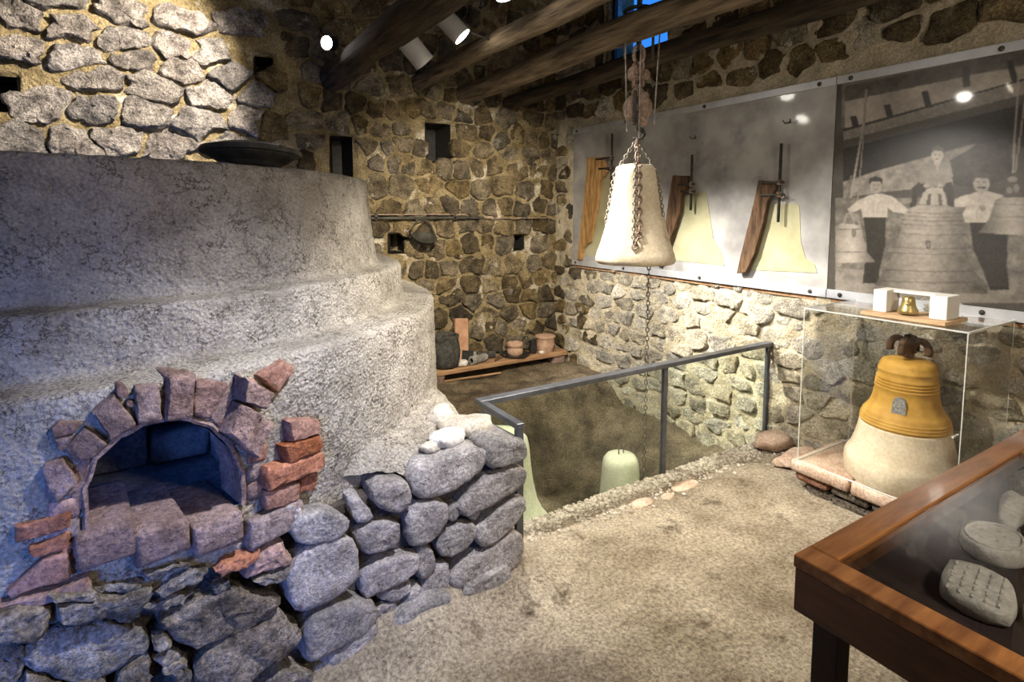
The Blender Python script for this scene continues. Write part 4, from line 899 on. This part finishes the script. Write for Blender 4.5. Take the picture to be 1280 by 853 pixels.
for s, zb in ((-.085, 2.30), (.10, 2.33), (.0, 2.25)):
    obj('hoist_chain', *tube([(HX+s*RT[0]*1.3-.06*FW[0], HY+s*RT[1]*1.3-.06*FW[1], 3.03), (HX+s*RT[0]-.06*FW[0], HY+s*RT[1]-.06*FW[1], zb)], .0055, 6), M['chain'], ho)

# ================================================================== BRICK SLAB, ACRYLIC CASE, YELLOW BELL
SZ = .185
sl = empty('brick_slab', (3.65, 1.45, 0), 'low pinkish masonry slab under the acrylic case', 'plinth')
for i, (y0, y1) in enumerate(((1.995, 1.64), (1.63, 1.27), (1.26, .92))):
    obj('cap_brick', *box2((3.31, y1, SZ-.075), (3.92, y0, SZ), .012, .004), M['slab'], sl, True)
for k, (z0, z1, o) in enumerate(((.055, .105, .03), (-.03, .05, .05))):
    y = 1.97-.06*k; j = 0
    while y > .95:
        L_ = rnd.uniform(.16, .26); obj('base_stone', *box2((3.31+o+rnd.uniform(-.012, .012), y-L_+.01, z0), (3.90, y, z1), .016, .007), M['rubble'] if (j+k) % 3 else M['brick_red'], sl, True); y -= L_; j += 1
case = empty('acrylic_case', (3.64, 1.545, SZ), 'clear acrylic display case over the yellow bell', 'display case')
x0, x1, y0, y1, zt, tk = 3.325, 3.925, 1.125, 1.955, 1.16, .008
for a, b in (((x0, y0, SZ), (x0+tk, y1, zt-tk)), ((x1-tk, y0, SZ), (x1, y1, zt-tk)), ((x0+tk, y1-tk, SZ), (x1-tk, y1, zt-tk)), ((x0+tk, y0, SZ), (x1-tk, y0+tk, zt-tk)), ((x0, y0, zt-tk), (x1, y1, zt))):
    obj('acrylic_pane', *box2(a, b), M['glass_case'], case)
e_ = .0028
for (a, b) in (((x0-e_/2, y1-e_, SZ), (x0+e_, y1+e_/2, zt)), ((x0-e_/2, y0-e_/2, SZ), (x0+e_, y0+e_, zt)), ((x1-e_, y1-e_, SZ), (x1, y1, zt)), ((x1-e_, y0, SZ), (x1, y0+e_, zt)), ((x0-.003, y0, zt-.006), (x0+.004, y1, zt+.001)), ((x0, y0-.004, zt-.010), (x1, y0+.004, zt+.001)), ((x0, y1-.002, zt-.006), (x1, y1+.003, zt+.001)), ((x0, y1-.004, SZ), (x1, y1+.004, SZ+.008)), ((x0-.004, y0, SZ), (x0+.004, y1, SZ+.006))):
    obj('polished_edge', *box2(a, b), M['glass_edge'], case)
for z in (.62, ): obj('fixing_pin', *tube([(x0-.01, y0+.03, z), (x0+.05, y0+.03, z)], .006, 8), M['glass_edge'], case)
BX, BY = 3.622, 1.500
yb = empty('yellow_bell', (BX, BY, SZ), 'ochre yellow bell model on a cream mould base inside the acrylic case', 'bell')
obj('mould_base', *lathe([(0, 0), (.285, 0), (.292, .012), (.294, .09), (.290, .128), (.280, .145), (.268, .165), (.248, .22), (.234, .275), (.226, .322), (.215, .33), (0, .33)], (BX, BY, SZ+.002), 64, jit=.01), M['mould'], yb, 35)
Z0 = SZ+.33
pf = [(r_, z_*.96) for r_, z_ in [(0, 0), (.205, 0), (.222, .004), (.226, .016), (.221, .024), (.2235, .034), (.218, .042), (.2195, .052), (.212, .060), (.212, .07), (.198, .088), (.180, .115), (.168, .15), (.160, .19), (.155, .22), (.1575, .225), (.1575, .234), (.153, .238), (.156, .243), (.156, .252), (.151, .256), (.154, .262), (.154, .27), (.149, .275), (.1515, .281), (.1515, .29), (.146, .295), (.1445, .325), (.147, .33), (.147, .338), (.142, .344), (.139, .365), (.128, .388), (.105, .40), (.06, .408), (0, .41)]]
obj('bell_body', *lathe(pf, (BX, BY, Z0), 72), M['yellow'], yb, 50)
for i, (dx, dy, rz) in enumerate(((.0, .058, 0), (.0, -.058, 0), (.045, 0, 90), (-.045, 0, 90))):
    a0 = math.radians(rz); pts = []
    for a in np.linspace(-.35, math.pi+.35, 14):
        u = .042*math.cos(a); z = .048+.058*math.sin(a); pts.append((BX+dx-u*math.sin(a0), BY+dy+u*math.cos(a0), Z0+.405+z-.01))
    obj('crown_loop', *tube(pts, .020, 10), M['crown'], yb, True)
obj('crown_post', *lathe([(.03, 0), (.028, .05), (.032, .09), (.026, .125), (.0, .135)], (BX, BY, Z0+.40), 16), M['crown'], yb, True)
an = math.atan2(-BY, -BX)-.16; R0 = .163
pv = []; pfz = [(-.03, 0), (.03, 0), (.03, .065), (.02, .085), (0, .092), (-.02, .085), (-.03, .065)]
for off in (.0, .010):
    for u, z in pfz:
        a = an+u/R0; R = np.interp(.105+z, [.115, .15, .19, .22], [.180, .168, .160, .156])+off; pv.append((BX+R*math.cos(a), BY+R*math.sin(a), Z0+.105+z))
n7 = len(pfz); obj('relief_plaque', pv, [tuple(range(n7, 2*n7))]+[(i, (i+1) % n7, n7+(i+1) % n7, n7+i) for i in range(n7)], M['plaque'], yb)
# ---- little stand with the brass bell on top of the case
tag(obj('plywood_board', *box2((3.385, 1.245, zt+.001), (3.66, 1.66, zt+.020), .002), M['ply']), 'thin plywood board on top of the acrylic case', 'board')
ZB = zt+.021
ws = empty('white_stand', (3.52, 1.45, ZB), 'white bridge shaped stand framing the tiny brass bell', 'stand')
obj('block', *box2((3.45, 1.555, ZB), (3.60, 1.625, ZB+.125), .002), M['white'], ws); obj('block', *box2((3.45, 1.265, ZB), (3.60, 1.345, ZB+.125), .002), M['white'], ws)
obj('bridge', *box2((3.52, 1.346, ZB+.110), (3.60, 1.554, ZB+.125), .001), M['white'], ws)
tb = empty('brass_bell', (3.475, 1.455, ZB), 'tiny brass bell between the white blocks', 'bell')
obj('bell_body', *lathe([(0, .01), (.046, .0), (.051, .006), (.047, .02), (.036, .042), (.031, .07), (.029, .088), (.02, .096), (0, .098)], (3.475, 1.455, ZB+.008), 32), M['brass'], tb, 60)
obj('clapper', *lathe([(0, 0), (.010, .002), (.010, .014), (0, .02)], (3.475, 1.455, ZB), 12), M['iron'], tb, True)
obj('emblem', *lathe([(0, .004), (.012, .003), (.014, 0)], (3.475-.029, 1.455-.012, ZB+.062), 12, rotm('Z', 22) @ rotm('Y', -90)), M['brass'], tb, True)

# ================================================================== VITRINE TABLE
tv = empty('display_table', (2.6, .4, 0), 'pine showcase table with glass top in the foreground', 'table')
TX0, TY1, TY0, TX1, TZ = 1.37, .805, -.25, 4.0, .85
TX1 = 3.86
fw = .075
obj('frame_rail', *box2((TX0+fw, TY1-fw, TZ-.035), (TX1, TY1, TZ), .003), M['table'], tv)
obj('frame_rail', *box2((TX0, TY0, TZ-.035), (TX0+fw-.002, TY1, TZ), .003), M['table'], tv)
obj('frame_rail', *box2((TX0+fw, TY0, TZ-.035), (TX1, TY0+fw, TZ), .003), M['table'], tv)
obj('frame_rail', *box2((TX1-fw, TY0+fw, TZ-.036), (TX1, TY1-fw, TZ-.001), .003), M['table'], tv)
obj('divider', *box2((2.70, TY0+fw, TZ-.034), (2.765, TY1-fw, TZ-.002), .003), M['table'], tv)
obj('divider', *box2((2.775, TY0+fw, TZ-.034), (2.835, TY1-fw, TZ-.001), .003), M['table'], tv)
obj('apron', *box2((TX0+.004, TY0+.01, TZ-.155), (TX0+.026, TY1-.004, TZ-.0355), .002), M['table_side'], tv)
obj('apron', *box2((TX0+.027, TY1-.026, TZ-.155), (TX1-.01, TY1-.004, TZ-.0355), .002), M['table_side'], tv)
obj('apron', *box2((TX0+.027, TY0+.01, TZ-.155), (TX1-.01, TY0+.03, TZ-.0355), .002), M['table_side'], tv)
obj('lining', *box2((TX0+.027, TY0+.031, TZ-.150), (TX1-.03, TY1-.027, TZ-.135)), M['felt'], tv)
obj('glass_pane', *box2((TX0+fw+.002, TY0+fw+.001, TZ-.014), (2.698, TY1-fw-.002, TZ-.008)), M['glass_table'], tv)
obj('glass_pane', *box2((2.837, TY0+fw+.001, TZ-.014), (TX1-fw-.002, TY1-fw-.002, TZ-.008)), M['glass_table'], tv)
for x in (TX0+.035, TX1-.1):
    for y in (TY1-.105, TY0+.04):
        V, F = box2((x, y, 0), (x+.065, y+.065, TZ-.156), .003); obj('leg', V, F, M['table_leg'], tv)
ZL = TZ-.134
def slabcast(name, c, pts, h, rz, m, lab, cat, parent=None, smooth=1):
    V, F = rock(ccw(np.array(pts)), h, .0, 26, ((1, .25), (.99, .7), (.94, .95), (.7, 1), (.4, 1.0)), .004, smooth, seed=len(lab), freq=20); V[:, 2] -= V[:, 2].min()
    V = V @ np.array(rotm('Z', rz).to_3x3()).T + np.array(c); e = empty(name, c, lab, cat, 'casts inside the showcase'); obj('slab', V, F, m, e, True); return e
a, b = .10, .075
e = slabcast('relief_cast', (1.80, .55, ZL), [(-a*1.1, -b), (-a*.2, -b*1.15), (a*1.05, -b*.8), (a*1.1, b*.95), (0, b*1.05), (-a, b*.9)], .045, 12, M['cast'], 'white plaster cast with rows of raised lettering', 'cast')
for k in range(5):
    for j in range(5):
        x, y = -.075+.035*j, -.05+.026*k; q = np.array((x, y, .047)) @ np.array(rotm('Z', 12).to_3x3()).T
        obj('raised_mark', *box(np.array((1.80, .55, ZL))+q, (.02, .007, .008), .002, rotm('Z', 12)), M['cast'], e)
t = np.linspace(0, 6.283, 20)[:-1]
e = slabcast('medallion_cast', (2.10, .61, ZL), [(.105*math.cos(q), .085*math.sin(q)) for q in t], .05, 15, M['cast'], 'round white medallion cast with raised rim', 'cast')
obj('raised_rim', *tube([(2.10+.085*math.cos(q), .61+.066*math.sin(q), ZL+.052) for q in t], .006, 6, False, True), M['cast'], e, True)
for q in t[::4]: obj('raised_mark', *lathe([(0, .008), (.01, .004), (.012, 0)], (2.10+.04*math.cos(q), .61+.03*math.sin(q), ZL+.049), 8), M['cast'], e, True)
boulder('cast_fragment', (2.40, .655, ZL), (.28, .07, .06), M['cast'], 'white knobbly bone shaped cast fragment behind the medallion', 'cast', 61, 12, 'casts inside the showcase')
boulder('cast_fragment', (2.36, .575, ZL), (.20, .05, .045), M['castdark'], 'narrow grey fragment beside the bone shaped cast', 'cast', 63, 10, 'casts inside the showcase')
boulder('cast_fragment', (2.60, .665, ZL), (.16, .11, .10), M['castdark'], 'dark grey stone lump in the far corner of the first pane', 'cast', 66, 20, 'casts inside the showcase')
boulder('cast_fragment', (1.83, .425, ZL), (.10, .07, .05), M['castdark'], 'small greenish grey lump next to the lettered cast', 'cast', 69, 0, 'casts inside the showcase')

# ================================================================== LAMPS
def lampcan(pos, aim, r, L_, energy, color, lab, size=60, blend=.5, m=None, name='spot_lamp', glow=30, soft=.04, stem_to=None):
    pos = Vector(pos); d = (Vector(aim)-pos).normalized(); q = d.to_track_quat('Z', 'Y').to_matrix().to_4x4()
    e = empty(name, pos, lab, 'lamp', 'spot lamps on the beams')
    obj('housing', *lathe([(0, -L_), (r*.9, -L_), (r, -L_+.01), (r, .0), (r*.93, .0), (r*.93, -.02), (0, -.03)], pos, 28, q), m or M['lampgrey'], e, 40)
    obj('lens', *lathe([(r*.9, -.012), (r*.55, -.004), (0, -.002)], pos, 28, q), glow_mat('lamp_lens', color, glow), e, True)
    if stem_to is not None: obj('bracket', *tube([tuple(pos-d*L_*.6), stem_to], .008, 6), M['iron'], e)
    light('SPOT', name+'_beam', tuple(pos+d*.012), aim, energy, color, spot_size=math.radians(size), spot_blend=blend, shadow_soft_size=soft)
    return e
WW = (1.0, .86, .66); NW = (1.0, .93, .82); CW = (.92, .92, 1.0)
lampcan((1.20, 4.86, 3.14), (.1, 4.0, 2.85), .06, .09, 14, (1.0, .92, .85), 'small bright lamp under the dark beam by the back wall', 80, .6, M['black'], glow=60, soft=.03, stem_to=(1.30, 4.95, 3.04))
lampcan((.62, 3.75, 3.62), (-.45, 5.4, 2.72), .06, .10, 470, (1.0, .87, .70), 'assumed warm lamp above the furnace aimed at the back wall', 66, .5, M['black'], glow=60, soft=.03, stem_to=(.62, 3.75, 4.45))  # assumed lamp out of view, for the raking light on the stones
lampcan((1.86, 3.08, 3.08), (2.4, 2.2, .0), .07, .10, 330, NW, 'bright lamp at the top edge beside the pale beam', 52, .9, M['black'], glow=60, stem_to=(2.20, 3.08, 3.08))
lampcan((1.26, 2.40, 2.85), (3.75, 1.65, .95), .06, .10, 330, NW, 'lamp above the picture edge aimed at the yellow bell', 50, .7, M['black'], glow=60, stem_to=(1.39, 2.40, 2.90))
lampcan((1.62, 3.80, 2.80), (3.98, 3.75, .35), .075, .22, 430, NW, 'lower of the two grey can lamps between the beams', 54, .9, glow=20, stem_to=(1.40, 3.85, 2.95))
lampcan((1.92, 3.80, 3.03), (3.98, 2.60, .60), .075, .22, 900, NW, 'higher of the two grey can lamps between the beams', 44, 1.0, glow=20, stem_to=(2.24, 3.85, 3.05))
lampcan((1.02, 1.20, 2.84), (.42, 2.05, .6), .07, .12, 235, CW, 'assumed cool lamp overhead aimed at the furnace mouth', 60, .95, M['black'], glow=40, stem_to=(1.33, 1.2, 2.95))  # unseen lamp, assumed from the steep light on the arch
lampcan((2.70, 1.30, 2.78), (2.30, 2.10, 0), .07, .12, 210, WW, 'assumed warm lamp overhead aimed down at the earth floor', 62, 1.0, M['black'], glow=40, stem_to=(2.74, 1.30, 2.86))  # assumed lamp above the view that brightens the floor
lampcan((1.46, 2.0, 2.84), (2.75, 5.3, 1.1), .07, .12, 560, WW, 'added warm lamp overhead aimed at the back wall above the bench', 62, .9, M['black'], glow=40, stem_to=(1.40, 2.0, 2.9))  # unseen lamp added to light the wall behind the bench
lampcan((2.20, 1.20, 2.90), (1.05, 3.0, .95), .07, .12, 400, NW, 'added warm lamp overhead aimed at the plastered flank of the furnace', 42, 1.0, M['black'], glow=40, stem_to=(2.25, 1.2, 2.99))  # unseen lamp added to brighten the furnace flank
gl = empty('fill_globe', (1.75, -.75, 2.45), 'added globe shaped fill light, unseen behind the viewer', 'lamp')  # unseen warm fill light added behind the camera, given a globe and cord
obj('cord', *tube([(1.75, -.75, 2.58), (1.75, -.75, 4.45)], .006, 6), M['black'], gl)
obj('globe', *lathe([(.001, -.13), (.06, -.115), (.105, -.075), (.13, 0), (.105, .075), (.06, .115), (.03, .13)], (1.75, -.75, 2.45), 28), glow_mat('fill_globe_glow', (1.0, .86, .66), 6), gl, True)
light('POINT', 'fill_globe_light', (1.75, -.75, 2.30), None, 85, (1.0, .85, .65), shadow_soft_size=.12)
for o in list(bpy.data.objects):
    if 'wl' in o: del o['wl']
